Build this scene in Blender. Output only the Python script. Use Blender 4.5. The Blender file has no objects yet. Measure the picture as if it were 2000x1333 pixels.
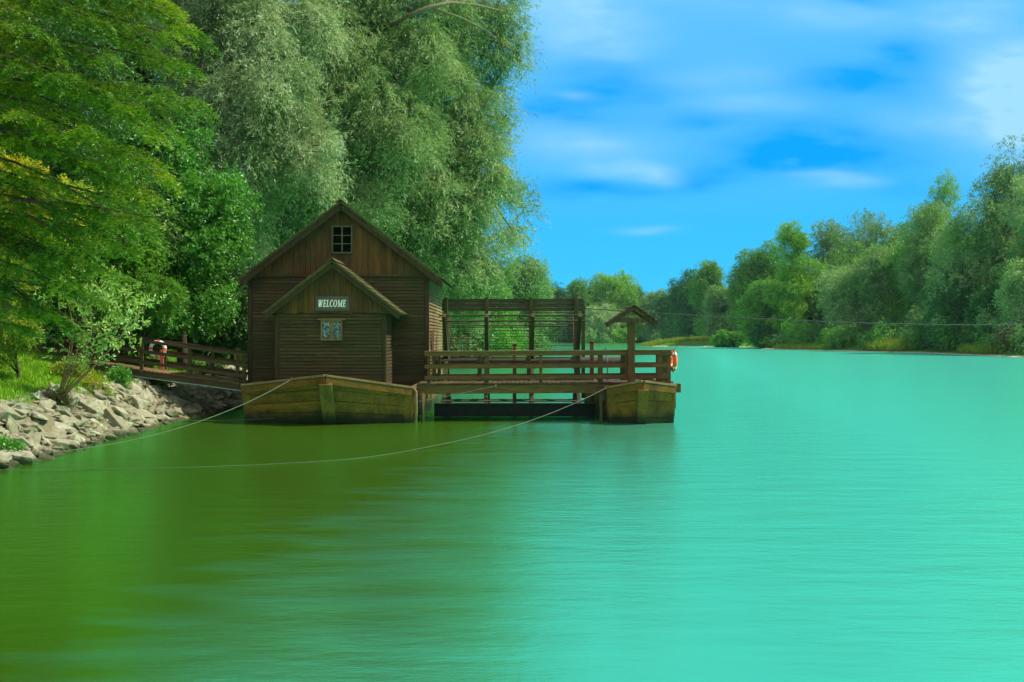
import bpy, bmesh, math, random
import numpy as np
from mathutils import Vector, Matrix

S = bpy.context.scene
C = S.collection
rad = math.radians

# ------------------------------------------------------------------ camera
F = 1944.44            # focal length in photo pixels (35 mm lens, 2000 px wide)
H = 2.9                # eye height above the water
cd = bpy.data.cameras.new('camera')
cam = bpy.data.objects.new('camera', cd)
C.objects.link(cam)
cam.location = (0, 0, H)
cam.rotation_euler = (rad(90), 0, 0)
cd.lens = 35
cd.sensor_width = 36
cd.shift_y = -0.00325
cd.clip_start = 0.1
cd.clip_end = 6000
S.camera = cam

# ------------------------------------------------------------------ render, view
S.view_settings.view_transform = 'Standard'
S.view_settings.look = 'None'
S.view_settings.exposure = 0.5
S.view_settings.gamma = 1.0
S.render.engine = 'CYCLES'
cy = S.cycles
cy.use_denoising = True
cy.max_bounces = 6
cy.diffuse_bounces = 3
cy.glossy_bounces = 3
cy.transmission_bounces = 4
cy.volume_bounces = 0
cy.transparent_max_bounces = 6
cy.volume_step_rate = 10
cy.sample_clamp_indirect = 6

# ------------------------------------------------------------------ sun
TO_SUN = Vector((0.60, 0.015, 0.80)).normalized()
sd = bpy.data.lights.new('sun', 'SUN')
sun = bpy.data.objects.new('sun', sd)
C.objects.link(sun)
sd.energy = 5.0
sd.angle = rad(0.5)
sd.color = (1.0, 0.94, 0.80)
sun.rotation_euler = TO_SUN.to_track_quat('Z', 'Y').to_euler()
sun.location = (40, -10, 60)

# ------------------------------------------------------------------ sky
W = bpy.data.worlds.new('World')
S.world = W
W.use_nodes = True
nt = W.node_tree
nt.nodes.clear()
NN = nt.nodes.new
LK = nt.links.new


def wmath(op, a, b=None, c=None, clamp=False):
    n = NN('ShaderNodeMath')
    n.operation = op
    n.use_clamp = clamp
    for i, v in enumerate((a, b, c)):
        if v is None:
            continue
        if hasattr(v, 'links'):
            LK(v, n.inputs[i])
        else:
            n.inputs[i].default_value = v
    return n.outputs[0]


out = NN('ShaderNodeOutputWorld')
bg = NN('ShaderNodeBackground')
bg.inputs['Strength'].default_value = 0.091
LK(bg.outputs[0], out.inputs['Surface'])
sky = NN('ShaderNodeTexSky')
sky.sky_type = 'NISHITA'
sky.sun_disc = False
sky.sun_elevation = math.asin(TO_SUN.z)
sky.sun_rotation = math.atan2(TO_SUN.x, TO_SUN.y)
sky.ozone_density = 3.0
sky.air_density = 1.0
sky.dust_density = 0.3
tc = NN('ShaderNodeTexCoord')
sep = NN('ShaderNodeSeparateXYZ')
LK(tc.outputs['Generated'], sep.inputs[0])
ysafe = wmath('ADD', wmath('ABSOLUTE', sep.outputs[1]), 0.04)
u0 = wmath('DIVIDE', sep.outputs[0], ysafe)
v0 = wmath('DIVIDE', sep.outputs[2], ysafe)
# the clear sky: Nishita pushed towards the saturated azure of the photograph
tint = NN('ShaderNodeMix')
tint.data_type = 'RGBA'
tint.blend_type = 'MULTIPLY'
tint.inputs[0].default_value = 1.0
LK(sky.outputs[0], tint.inputs[6])
ramp = NN('ShaderNodeValToRGB')
LK(sep.outputs[2], ramp.inputs[0])
RAMP = [(0.0, (0.03, 0.48, 0.84)), (0.05, (0.025, 0.46, 0.85)), (0.11, (0.03, 0.425, 0.85)),
        (0.19, (0.075, 0.42, 0.84)), (0.34, (0.09, 0.43, 0.83)), (1.0, (0.20, 0.40, 0.66))]
els = ramp.color_ramp.elements
while len(els) < len(RAMP):
    els.new(0.5)
for e, (p, c) in zip(els, RAMP):
    e.position = p
    e.color = (*c, 1)
rs = NN('ShaderNodeMix')
rs.data_type = 'RGBA'
rs.blend_type = 'MULTIPLY'
rs.inputs[0].default_value = 1.0
LK(ramp.outputs[0], rs.inputs[6])
rs.inputs[7].default_value = (10, 10, 10, 1)
tint.inputs[7].default_value = (0.35, 0.9, 1.5, 1)
skym = NN('ShaderNodeMix')
skym.data_type = 'RGBA'
skym.inputs[0].default_value = 0.97
LK(tint.outputs[2], skym.inputs[6])
LK(rs.outputs[2], skym.inputs[7])
# clouds: soft wind-drawn banks
comb = NN('ShaderNodeCombineXYZ')
LK(wmath('MULTIPLY', u0, 2.2), comb.inputs[0])
LK(wmath('MULTIPLY', v0, 7.0), comb.inputs[1])
n1 = NN('ShaderNodeTexNoise')
n1.inputs['Scale'].default_value = 2.6
n1.inputs['Detail'].default_value = 5
n1.inputs['Roughness'].default_value = 0.5
LK(comb.outputs[0], n1.inputs['Vector'])
n2 = NN('ShaderNodeTexNoise')
n2.inputs['Scale'].default_value = 1.6
n2.inputs['Detail'].default_value = 3
LK(comb.outputs[0], n2.inputs['Vector'])
sp2 = NN('ShaderNodeSeparateColor')
LK(n2.outputs['Color'], sp2.inputs[0])
uw = wmath('ADD', u0, wmath('MULTIPLY', wmath('SUBTRACT', sp2.outputs[0], 0.5), 0.10))
vw = wmath('ADD', v0, wmath('MULTIPLY', wmath('SUBTRACT', sp2.outputs[1], 0.5), 0.06))
n4 = NN('ShaderNodeTexNoise')
n4.inputs['Scale'].default_value = 7.0
n4.inputs['Detail'].default_value = 6
n4.inputs['Roughness'].default_value = 0.6
LK(comb.outputs[0], n4.inputs['Vector'])


def patches(L):
    tot = None
    for (px, py, sx, sy, a) in L:
        du = wmath('MULTIPLY', wmath('SUBTRACT', uw, (px - 1000) / F), F / sx)
        dv = wmath('MULTIPLY', wmath('SUBTRACT', vw, (660 - py) / F), F / sy)
        e = wmath('MULTIPLY', wmath('EXPONENT', wmath('MULTIPLY', wmath('MULTIPLY_ADD', du, du, wmath('MULTIPLY', dv, dv)), -1.0)), a)
        tot = e if tot is None else wmath('ADD', tot, e)
    return tot


mod = wmath('MULTIPLY_ADD', wmath('SUBTRACT', n1.outputs['Fac'], 0.5), 2.0, 1.0)
mod4 = wmath('MULTIPLY_ADD', wmath('SUBTRACT', n4.outputs['Fac'], 0.5), 2.4, 1.0)
# deep blue gaps in the veil (centre and half size as seen along the lens axis)
GAPS = [(1200, 175, 115, 48, 1.0), (1085, 235, 85, 34, 1.0), (1630, 165, 150, 40, 1.1), (1760, 110, 75, 26, .8), (1600, 300, 175, 50, 1.2), (1345, 243, 80, 20, .8),
        (1170, 378, 110, 16, 1.0), (1330, 350, 75, 22, .8), (1640, 12, 70, 15, .9), (1420, 2, 60, 13, .9), (1030, 112, 50, 14, .8), (1480, 320, 100, 26, .5), (1740, 385, 120, 24, .4),
        (600, 150, 200, 60, .8), (250, 330, 200, 60, .8), (1500, -230, 260, 50, .9), (900, -260, 200, 60, .9), (2250, 120, 150, 60, .8)]
gap_ = wmath('MULTIPLY', wmath('MULTIPLY', patches(GAPS), mod), wmath('MULTIPLY', mod4, 0.85), clamp=True)
vm = NN('ShaderNodeMix')
vm.data_type = 'RGBA'
LK(gap_, vm.inputs[0])
LK(skym.outputs[2], vm.inputs[6])
vm.inputs[7].default_value = (0.0, 3.1, 8.5, 1)
CLOUDS = [(1100, 40, 110, 60, .55), (1150, 95, 95, 28, .5), (1215, 120, 50, 14, .25), (1130, 295, 110, 30, .55), (1215, 342, 72, 15, .75), (1260, 355, 40, 10, .4), (1590, 50, 170, 26, .35),
          (1880, 55, 80, 40, .45), (1945, 225, 100, 85, 1.2), (1985, 150, 60, 50, .5), (1900, 200, 60, 50, .35), (1600, 370, 70, 14, .42), (1560, 352, 60, 8, .25), (1260, 463, 55, 9, .4),
          (1440, 215, 120, 22, .28), (1390, 160, 150, 28, .25), (1120, 205, 40, 10, .3), (1780, 245, 80, 26, .25), (1300, 20, 120, 24, .25), (2150, 250, 200, 80, .8), (1500, -120, 320, 60, .5), (700, 60, 260, 60, .5)]
cov = wmath('MULTIPLY', wmath('MULTIPLY', patches(CLOUDS), mod), mod4, clamp=True)
cl = NN('ShaderNodeMix')
cl.data_type = 'RGBA'
LK(cov, cl.inputs[0])
LK(vm.outputs[2], cl.inputs[6])
cl.inputs[7].default_value = (2.9, 5.9, 8.7, 1)
# unseen bright white cloud added behind the camera as soft frontal fill light
mr = NN('ShaderNodeMapRange')
mr.interpolation_type = 'SMOOTHSTEP'
LK(sep.outputs[1], mr.inputs[0])
mr.inputs[1].default_value = 0.45
mr.inputs[2].default_value = -0.25
mr.inputs[3].default_value = 0.0
mr.inputs[4].default_value = 1.0
n3 = NN('ShaderNodeTexNoise')
n3.inputs['Scale'].default_value = 2.5
n3.inputs['Detail'].default_value = 5
LK(tc.outputs['Generated'], n3.inputs['Vector'])
cov2 = wmath('MULTIPLY', wmath('MULTIPLY', mr.outputs[0], wmath('ADD', wmath('MULTIPLY', sep.outputs[2], 1.2), 0.35, clamp=True)), wmath('ADD', n3.outputs['Fac'], 0.35), clamp=True)
cl2 = NN('ShaderNodeMix')
cl2.data_type = 'RGBA'
LK(cov2, cl2.inputs[0])
LK(cl.outputs[2], cl2.inputs[6])
cl2.inputs[7].default_value = (9.5, 9.1, 7.8, 1)
LK(cl2.outputs[2], bg.inputs['Color'])


# ------------------------------------------------------------------ helpers
def at(px, py, Y):
    """World point that stands Y metres out along the river at a photo position."""
    return Vector(((px - 1000) / F * Y, Y, H - (py - 660) / F * Y))


def tag(o, label=None, cat=None, group=None, kind=None):
    if label: o['label'] = label
    if cat: o['category'] = cat
    if group: o['group'] = group
    if kind: o['kind'] = kind
    return o


def thing(name, label, cat, loc, group=None):
    o = bpy.data.objects.new(name, None)
    C.objects.link(o)
    o.location = loc
    o.empty_display_size = 0.3
    return tag(o, label, cat, group)


def origin(o):
    v = Vector((0, 0, 0))
    while o is not None:
        v = v + Vector(o.location)
        o = o.parent
    return v


class MB:
    def __init__(s):
        s.v = []
        s.f = []

    def hexa(s, p):
        n = len(s.v)
        s.v += [tuple(q) for q in p]
        s.f += [(n, n + 3, n + 2, n + 1), (n + 4, n + 5, n + 6, n + 7), (n, n + 1, n + 5, n + 4),
                (n + 1, n + 2, n + 6, n + 5), (n + 2, n + 3, n + 7, n + 6), (n + 3, n, n + 4, n + 7)]
        return s

    def box(s, a, b):
        (x0, y0, z0), (x1, y1, z1) = a, b
        return s.hexa([(x0, y0, z0), (x1, y0, z0), (x1, y1, z0), (x0, y1, z0),
                       (x0, y0, z1), (x1, y0, z1), (x1, y1, z1), (x0, y1, z1)])

    def beam(s, p0, p1, w, h, up=(0, 0, 1)):
        p0 = Vector(p0); p1 = Vector(p1)
        d = (p1 - p0).normalized()
        up = Vector(up)
        r = d.cross(up).normalized()
        t = r.cross(d).normalized()
        q = []
        for p in (p0, p1):
            q += [p - r * w / 2 - t * h / 2, p + r * w / 2 - t * h / 2, p + r * w / 2 + t * h / 2, p - r * w / 2 + t * h / 2]
        return s.hexa(q)

    def tube(s, pts, rs, n=8, cap=True):
        pts = [Vector(p) for p in pts]
        if not hasattr(rs, '__len__'):
            rs = [rs] * len(pts)
        base = len(s.v)
        a = None
        for i, p in enumerate(pts):
            d = (pts[min(i + 1, len(pts) - 1)] - pts[max(i - 1, 0)])
            d = d.normalized() if d.length > 1e-9 else Vector((0, 0, 1))
            if a is None:
                a = d.orthogonal().normalized()
            a = (a - d * a.dot(d))
            a = a.normalized() if a.length > 1e-6 else d.orthogonal().normalized()
            b = d.cross(a)
            for k in range(n):
                t = 2 * math.pi * k / n
                s.v.append(tuple(p + (a * math.cos(t) + b * math.sin(t)) * rs[i]))
        for i in range(len(pts) - 1):
            for k in range(n):
                k2 = (k + 1) % n
                s.f.append((base + i * n + k, base + i * n + k2, base + (i + 1) * n + k2, base + (i + 1) * n + k))
        if cap:
            s.f.append(tuple(base + k for k in reversed(range(n))))
            s.f.append(tuple(base + (len(pts) - 1) * n + k for k in range(n)))
        return s

    def prism(s, poly, y0, y1):
        """polygon in x,z pushed from y0 to y1"""
        n = len(s.v); m = len(poly)
        s.v += [(x, y0, z) for x, z in poly] + [(x, y1, z) for x, z in poly]
        s.f.append(tuple(range(n, n + m)))
        s.f.append(tuple(reversed(range(n + m, n + 2 * m))))
        for k in range(m):
            k2 = (k + 1) % m
            s.f.append((n + k, n + m + k, n + m + k2, n + k2))
        return s

    def torus(s, c, axis, R, r, n=36, m=10, a0=0.0, a1=2 * math.pi):
        axis = Vector(axis).normalized()
        e = Vector((0, 0, 1)) if abs(axis.z) < 0.9 else Vector((1, 0, 0))
        u = axis.cross(e).normalized(); v = axis.cross(u)
        full = abs(a1 - a0 - 2 * math.pi) < 1e-6
        k = n if full else n + 1
        base = len(s.v)
        for i in range(k):
            t = a0 + (a1 - a0) * i / n
            rd = u * math.cos(t) + v * math.sin(t)
            for j in range(m):
                q = 2 * math.pi * j / m
                s.v.append(tuple(Vector(c) + rd * (R + r * math.cos(q)) + axis * r * math.sin(q)))
        for i in range(n):
            i2 = (i + 1) % k
            for j in range(m):
                j2 = (j + 1) % m
                s.f.append((base + i * m + j, base + i2 * m + j, base + i2 * m + j2, base + i * m + j2))
        return s

    def build(s, name, mat, parent=None, smooth=False, bevel=0.0):
        me = bpy.data.meshes.new(name)
        o = bpy.data.objects.new(name, me)
        C.objects.link(o)
        off = Vector((0, 0, 0))
        if parent is not None:
            o.parent = parent
            off = origin(parent)
        me.from_pydata([(x - off.x, y - off.y, z - off.z) for x, y, z in s.v], [], s.f)
        bm = bmesh.new()
        bm.from_mesh(me)
        bmesh.ops.recalc_face_normals(bm, faces=bm.faces)
        bm.to_mesh(me)
        bm.free()
        if smooth:
            me.polygons.foreach_set('use_smooth', [True] * len(me.polygons))
        me.materials.append(mat)
        if bevel:
            b = o.modifiers.new('bevel', 'BEVEL')
            b.width = bevel
            b.segments = 2
        return o


def quads_object(name, verts, mat, parent=None):
    """verts: (N,4,3) array of world-space leaf corners -> ONE mesh object"""
    off = origin(parent) if parent is not None else Vector((0, 0, 0))
    v = (verts.reshape(-1, 3) - np.array(off)).astype(np.float32)
    n = len(v) // 4
    me = bpy.data.meshes.new(name)
    me.vertices.add(len(v))
    me.vertices.foreach_set('co', v.ravel())
    me.loops.add(4 * n)
    me.loops.foreach_set('vertex_index', np.arange(4 * n, dtype=np.int32))
    me.polygons.add(n)
    me.polygons.foreach_set('loop_start', np.arange(0, 4 * n, 4, dtype=np.int32))
    me.update()
    me.materials.append(mat)
    o = bpy.data.objects.new(name, me)
    C.objects.link(o)
    if parent is not None:
        o.parent = parent
    return o


def dup(root, loc, label, rotz=0.0, scale=None, mats=None, group=None):
    r = root.copy()
    C.objects.link(r)
    r.location = loc
    r.rotation_euler = (0, 0, rotz)
    if scale: r.scale = scale
    r['label'] = label
    if group: r['group'] = group
    for ch in list(root.children):
        c = ch.copy()
        C.objects.link(c)
        c.parent = r
        if mats and ch.name.split('.')[0] in mats:
            c.material_slots[0].link = 'OBJECT'
            c.material_slots[0].material = mats[ch.name.split('.')[0]]
    return r


# ------------------------------------------------------------------ materials
def new_mat(name):
    m = bpy.data.materials.new(name)
    m.use_nodes = True
    m.node_tree.nodes.clear()
    t = m.node_tree
    o = t.nodes.new('ShaderNodeOutputMaterial')
    return m, t, o


def rgbmix(t, fac, a, b, blend='MIX'):
    n = t.nodes.new('ShaderNodeMix')
    n.data_type = 'RGBA'
    n.blend_type = blend
    for i, v in ((0, fac), (6, a), (7, b)):
        if hasattr(v, 'links'):
            t.links.new(v, n.inputs[i])
        elif i == 0:
            n.inputs[i].default_value = v
        else:
            n.inputs[i].default_value = (*v, 1)
    return n.outputs[2]


def noise(t, scale, vec=None, detail=4, rough=0.55, stretch=None):
    n = t.nodes.new('ShaderNodeTexNoise')
    n.inputs['Scale'].default_value = scale
    n.inputs['Detail'].default_value = detail
    n.inputs['Roughness'].default_value = rough
    g = t.nodes.new('ShaderNodeNewGeometry') if vec is None else None
    src = g.outputs['Position'] if vec is None else vec
    if stretch:
        mp = t.nodes.new('ShaderNodeMapping')
        mp.inputs['Scale'].default_value = stretch
        t.links.new(src, mp.inputs[0])
        src = mp.outputs[0]
    t.links.new(src, n.inputs['Vector'])
    return n.outputs['Fac']


def rampf(t, v, lo, hi):
    n = t.nodes.new('ShaderNodeMapRange')
    n.inputs[1].default_value = lo
    n.inputs[2].default_value = hi
    n.clamp = True
    t.links.new(v, n.inputs[0])
    return n.outputs[0]


def island(t):
    return t.nodes.new('ShaderNodeNewGeometry').outputs['Random Per Island']


def wood(name, a, b, grain='x', moss=None, rough=0.8, wet=False):
    """weathered board: colour varies from board to board, with grain streaks and stains"""
    m, t, o = new_mat(name)
    st = {'x': (0.7, 9, 9), 'y': (9, 0.7, 9), 'z': (9, 9, 0.7)}[grain]
    fine = {'x': (3, 60, 60), 'y': (60, 3, 60), 'z': (60, 60, 3)}[grain]
    isl = island(t)
    tc = t.nodes.new('ShaderNodeTexCoord').outputs['Object']
    add = t.nodes.new('ShaderNodeVectorMath')
    add.operation = 'ADD'
    sc = t.nodes.new('ShaderNodeVectorMath')
    sc.operation = 'SCALE'
    sc.inputs[0].default_value = (17, 29, 23)
    t.links.new(isl, sc.inputs['Scale'])
    t.links.new(tc, add.inputs[0])
    t.links.new(sc.outputs[0], add.inputs[1])
    v = add.outputs[0]
    n1 = noise(t, 1.0, v, 5, 0.6, st)
    n2 = noise(t, 1.0, v, 3, 0.6, fine)
    c = rgbmix(t, isl, a, b)
    c = rgbmix(t, rampf(t, n1, 0.35, 0.75), c, [x * 0.45 for x in a])
    c = rgbmix(t, rampf(t, n2, 0.45, 0.8), c, [x * 1.5 for x in b])
    if moss:
        n3 = noise(t, 1.1, tc, 5, 0.65)
        c = rgbmix(t, rampf(t, n3, 0.48, 0.72), c, moss)
    if wet:                                   # algae and tar stain along the waterline
        g = t.nodes.new('ShaderNodeNewGeometry').outputs['Position']
        sz = t.nodes.new('ShaderNodeSeparateXYZ')
        t.links.new(g, sz.inputs[0])
        ma = t.nodes.new('ShaderNodeMath')
        ma.operation = 'MULTIPLY_ADD'
        t.links.new(noise(t, 1.0, g, 5, 0.65, (2.2, 2.2, .7)), ma.inputs[0])
        ma.inputs[1].default_value = -0.75
        t.links.new(sz.outputs[2], ma.inputs[2])
        c = rgbmix(t, rampf(t, ma.outputs[0], 0.12, -0.22), c, (0.014, 0.013, 0.006))
        g2 = noise(t, 1.0, g, 5, 0.7, (1.2, 1.2, .35))
        c = rgbmix(t, rampf(t, g2, 0.52, 0.72), c, [x * .4 for x in a])
    p = t.nodes.new('ShaderNodeBsdfPrincipled')
    p.inputs['Roughness'].default_value = rough
    p.inputs['Specular IOR Level'].default_value = 0.25
    t.links.new(c, p.inputs['Base Color'])
    bp = t.nodes.new('ShaderNodeBump')
    bp.inputs['Strength'].default_value = 0.5
    bp.inputs['Distance'].default_value = 0.01
    t.links.new(n2, bp.inputs['Height'])
    t.links.new(bp.outputs[0], p.inputs['Normal'])
    t.links.new(p.outputs[0], o.inputs[0])
    return m


def plain(name, col, rough=0.6, metal=0.0, vary=0.25, scale=6.0, spec=0.4):
    m, t, o = new_mat(name)
    n = noise(t, scale, None, 4)
    c = rgbmix(t, rampf(t, n, 0.3, 0.7), [x * (1 - vary) for x in col], [min(1, x * (1 + vary)) for x in col])
    p = t.nodes.new('ShaderNodeBsdfPrincipled')
    p.inputs['Roughness'].default_value = rough
    p.inputs['Metallic'].default_value = metal
    p.inputs['Specular IOR Level'].default_value = spec
    t.links.new(c, p.inputs['Base Color'])
    t.links.new(p.outputs[0], o.inputs[0])
    return m


def leafmat(name, a, b, c=None, trans=0.35, nscale=0.5, gloss=0.03):
    """leaves: tint varies from leaf to leaf and from bough to bough, light passes through"""
    m, t, o = new_mat(name)
    isl = island(t)
    n = noise(t, nscale, None, 3)
    col = rgbmix(t, isl, a, b)
    if c:
        col = rgbmix(t, rampf(t, n, 0.45, 0.68), col, c)
    d = t.nodes.new('ShaderNodeBsdfDiffuse')
    t.links.new(col, d.inputs[0])
    tr = t.nodes.new('ShaderNodeBsdfTranslucent')
    warm = rgbmix(t, 1.0, col, (1.15, 1.1, 0.6), 'MULTIPLY')
    t.links.new(warm, tr.inputs[0])
    mx = t.nodes.new('ShaderNodeMixShader')
    mx.inputs[0].default_value = trans
    t.links.new(d.outputs[0], mx.inputs[1])
    t.links.new(tr.outputs[0], mx.inputs[2])
    g = t.nodes.new('ShaderNodeBsdfGlossy')
    g.inputs['Roughness'].default_value = 0.5
    g.inputs['Color'].default_value = (0.8, 0.9, 0.8, 1)
    m2 = t.nodes.new('ShaderNodeMixShader')
    m2.inputs[0].default_value = gloss
    t.links.new(mx.outputs[0], m2.inputs[1])
    t.links.new(g.outputs[0], m2.inputs[2])
    t.links.new(m2.outputs[0], o.inputs[0])
    return m


M = {}
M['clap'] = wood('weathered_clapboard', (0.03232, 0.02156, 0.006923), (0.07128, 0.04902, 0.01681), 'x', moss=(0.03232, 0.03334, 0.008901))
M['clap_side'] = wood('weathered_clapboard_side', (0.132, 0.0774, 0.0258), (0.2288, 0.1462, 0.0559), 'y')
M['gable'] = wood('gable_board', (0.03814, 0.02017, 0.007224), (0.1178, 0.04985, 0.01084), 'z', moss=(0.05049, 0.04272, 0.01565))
M['trim'] = wood('trim_timber', (0.0301, 0.01961, 0.00688), (0.04752, 0.03105, 0.01118), 'z')
M['roof'] = wood('roof_shingle', (0.06, 0.045, 0.018), (0.14, 0.105, 0.042), 'x', moss=(0.09, 0.09, 0.025))
M['dark'] = plain('tarred_timber', (0.018, 0.014, 0.010), 0.7, vary=0.4)
M['hull'] = wood('hull_plank', (0.07429, 0.02886, 0.0034), (0.1923, 0.08082, 0.00748), 'x', moss=(0.06992, 0.03247, 0.00476), wet=True)
M['hull_z'] = wood('hull_post', (0.0988, 0.04592, 0.00816), (0.1672, 0.082, 0.0136), 'z', moss=(0.0912, 0.05576, 0.0136), wet=True)
M['rim'] = wood('hull_rim', (0.1216, 0.07872, 0.034), (0.1824, 0.1181, 0.0544), 'x')
M['rail'] = wood('rail_timber', (0.08336, 0.03856, 0.01275), (0.1411, 0.06894, 0.02295), 'x', moss=(0.07695, 0.04674, 0.0153))
M['post'] = wood('post_timber', (0.07054, 0.03214, 0.01147), (0.1155, 0.0555, 0.01912), 'z')
M['gang'] = wood('gangway_timber', (0.04752, 0.03105, 0.0129), (0.08712, 0.05882, 0.02408), 'x')
M['gangpost'] = wood('gangway_post', (0.04752, 0.03105, 0.0129), (0.08712, 0.05882, 0.02408), 'z')
M['wheel'] = wood('wheel_timber', (0.0308, 0.0258, 0.01032), (0.066, 0.0516, 0.0172), 'z', moss=(0.0616, 0.0645, 0.01032))
M['paddle'] = wood('paddle_board', (0.0308, 0.0301, 0.0172), (0.066, 0.0602, 0.0301), 'x')
M['axle'] = wood('axle_log', (0.035, 0.03, 0.022), (0.055, 0.045, 0.032), 'x')
M['redpost'] = wood('stake_timber', (0.15, 0.07, 0.03), (0.20, 0.10, 0.045), 'z')
M['shelter'] = wood('shelter_timber', (0.0528, 0.02408, 0.0129), (0.1056, 0.0473, 0.02408), 'z')
M['steel'] = plain('galvanised_steel', (0.20, 0.27, 0.25), 0.6, 0.2)
M['iron'] = plain('blue_grey_iron', (0.10, 0.17, 0.20), 0.5, 0.3)
M['rope'] = plain('mooring_rope', (0.085, 0.09, 0.06), 0.9)
M['cable'] = plain('steel_cable', (0.008, 0.011, 0.011), 0.9, 0.0)
M['orange'] = plain('orange_plastic', (0.85, 0.11, 0.02), 0.4, vary=0.12)
M['white'] = plain('white_plastic', (0.75, 0.76, 0.74), 0.5, vary=0.08)
M['red'] = plain('faded_red_cloth', (0.70, 0.16, 0.12), 0.8, vary=0.15)
M['sign'] = plain('sign_board', (0.075, 0.05, 0.05), 0.6, vary=0.2)
M['letter'] = plain('white_lettering', (0.85, 0.84, 0.80), 0.6, vary=0.04)
M['frame_grey'] = plain('grey_green_paint', (0.068, 0.064, 0.032), 0.7)
M['frame'] = wood('window_timber', (0.12, 0.07, 0.03), (0.18, 0.11, 0.045), 'z')
M['trunk'] = wood('bark', (0.05, 0.038, 0.024), (0.075, 0.055, 0.034), 'z')
M['trunk_pale'] = wood('pale_bark', (0.2, 0.16, 0.10), (0.26, 0.2, 0.13), 'z')
M['trunk_red'] = wood('red_brown_stem', (0.17, 0.10, 0.05), (0.22, 0.13, 0.06), 'z')


def glassmat():
    m, t, o = new_mat('window_glass')
    p = t.nodes.new('ShaderNodeBsdfPrincipled')
    p.inputs['Base Color'].default_value = (0.003, 0.004, 0.003, 1)
    p.inputs['Roughness'].default_value = 0.1
    p.inputs['Specular IOR Level'].default_value = 0.02
    t.links.new(p.outputs[0], o.inputs[0])
    return m


def lacemat():
    """white lace curtain: holes show the dark room behind"""
    m, t, o = new_mat('lace_curtain')
    g = t.nodes.new('ShaderNodeNewGeometry').outputs['Position']
    v = t.nodes.new('ShaderNodeTexVoronoi')
    v.inputs['Scale'].default_value = 26
    t.links.new(g, v.inputs['Vector'])
    n = noise(t, 7, g, 4)
    ma = t.nodes.new('ShaderNodeMath')
    ma.operation = 'ADD'
    t.links.new(v.outputs['Distance'], ma.inputs[0])
    t.links.new(n, ma.inputs[1])
    c = rgbmix(t, rampf(t, ma.outputs[0], 0.75, 1.1), (0.50, 0.70, 0.80), (0.07, 0.13, 0.15))
    p = t.nodes.new('ShaderNodeBsdfPrincipled')
    p.inputs['Roughness'].default_value = 0.85
    t.links.new(c, p.inputs['Base Color'])
    t.links.new(p.outputs[0], o.inputs[0])
    return m


M['glass'] = glassmat()
M['lace'] = lacemat()


def stonemat():
    m, t, o = new_mat('limestone')
    oi = t.nodes.new('ShaderNodeObjectInfo').outputs['Random']
    n = noise(t, 7, None, 6, 0.65)
    n2 = noise(t, 1.6, None, 3)
    c = rgbmix(t, oi, (0.22, 0.205, 0.135), (0.38, 0.36, 0.26))
    c = rgbmix(t, rampf(t, n, 0.4, 0.75), c, (0.12, 0.105, 0.055))
    c = rgbmix(t, rampf(t, n2, 0.55, 0.75), c, (0.20, 0.22, 0.17))
    g = t.nodes.new('ShaderNodeNewGeometry').outputs['Position']
    sz = t.nodes.new('ShaderNodeSeparateXYZ')
    t.links.new(g, sz.inputs[0])
    wn = t.nodes.new('ShaderNodeMath')
    wn.operation = 'MULTIPLY_ADD'
    t.links.new(n, wn.inputs[0])
    wn.inputs[1].default_value = -0.3
    t.links.new(sz.outputs[2], wn.inputs[2])
    c = rgbmix(t, rampf(t, wn.outputs[0], 0.06, -0.06), c, (0.05, 0.05, 0.025))
    n4 = noise(t, 2.4, g, 5, 0.7)
    c = rgbmix(t, rampf(t, n4, 0.58, 0.68), c, (0.10, 0.12, 0.04))
    p = t.nodes.new('ShaderNodeBsdfPrincipled')
    p.inputs['Roughness'].default_value = 0.9
    p.inputs['Specular IOR Level'].default_value = 0.2
    t.links.new(c, p.inputs['Base Color'])
    bp = t.nodes.new('ShaderNodeBump')
    bp.inputs['Strength'].default_value = 0.6
    bp.inputs['Distance'].default_value = 0.03
    t.links.new(n, bp.inputs['Height'])
    t.links.new(bp.outputs[0], p.inputs['Normal'])
    t.links.new(p.outputs[0], o.inputs[0])
    return m


M['stone'] = stonemat()


# ------------------------------------------------------------------ terrain and water
LB = np.array([(-80, -14), (0, -12), (21.8, -11.3), (34, -11.75), (41, -11.4), (52, -9), (62, -6.8), (80, -7), (110, -8.5), (140, -9.0),
               (165, -5.5), (188, -1.5), (215, 2), (250, -2), (300, -18), (400, -35), (600, -45)], float)
RB = np.array([(-80, 105), (100, 84), (144, 74.5), (188, 77), (225, 69), (256, 63.5), (285, 73), (318, 70), (332, 47), (342, 44), (352, 50),
               (372, 76), (470, 80), (600, 85)], float)
FAR = 565.0


def shore(x, y):
    """metres inland from the waterline (negative in the river)"""
    x = np.asarray(x, float); y = np.asarray(y, float)
    dl = np.interp(y, LB[:, 0], LB[:, 1]) - x
    dr = x - np.interp(y, RB[:, 0], RB[:, 1])
    return dl, dr, y - FAR


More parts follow.
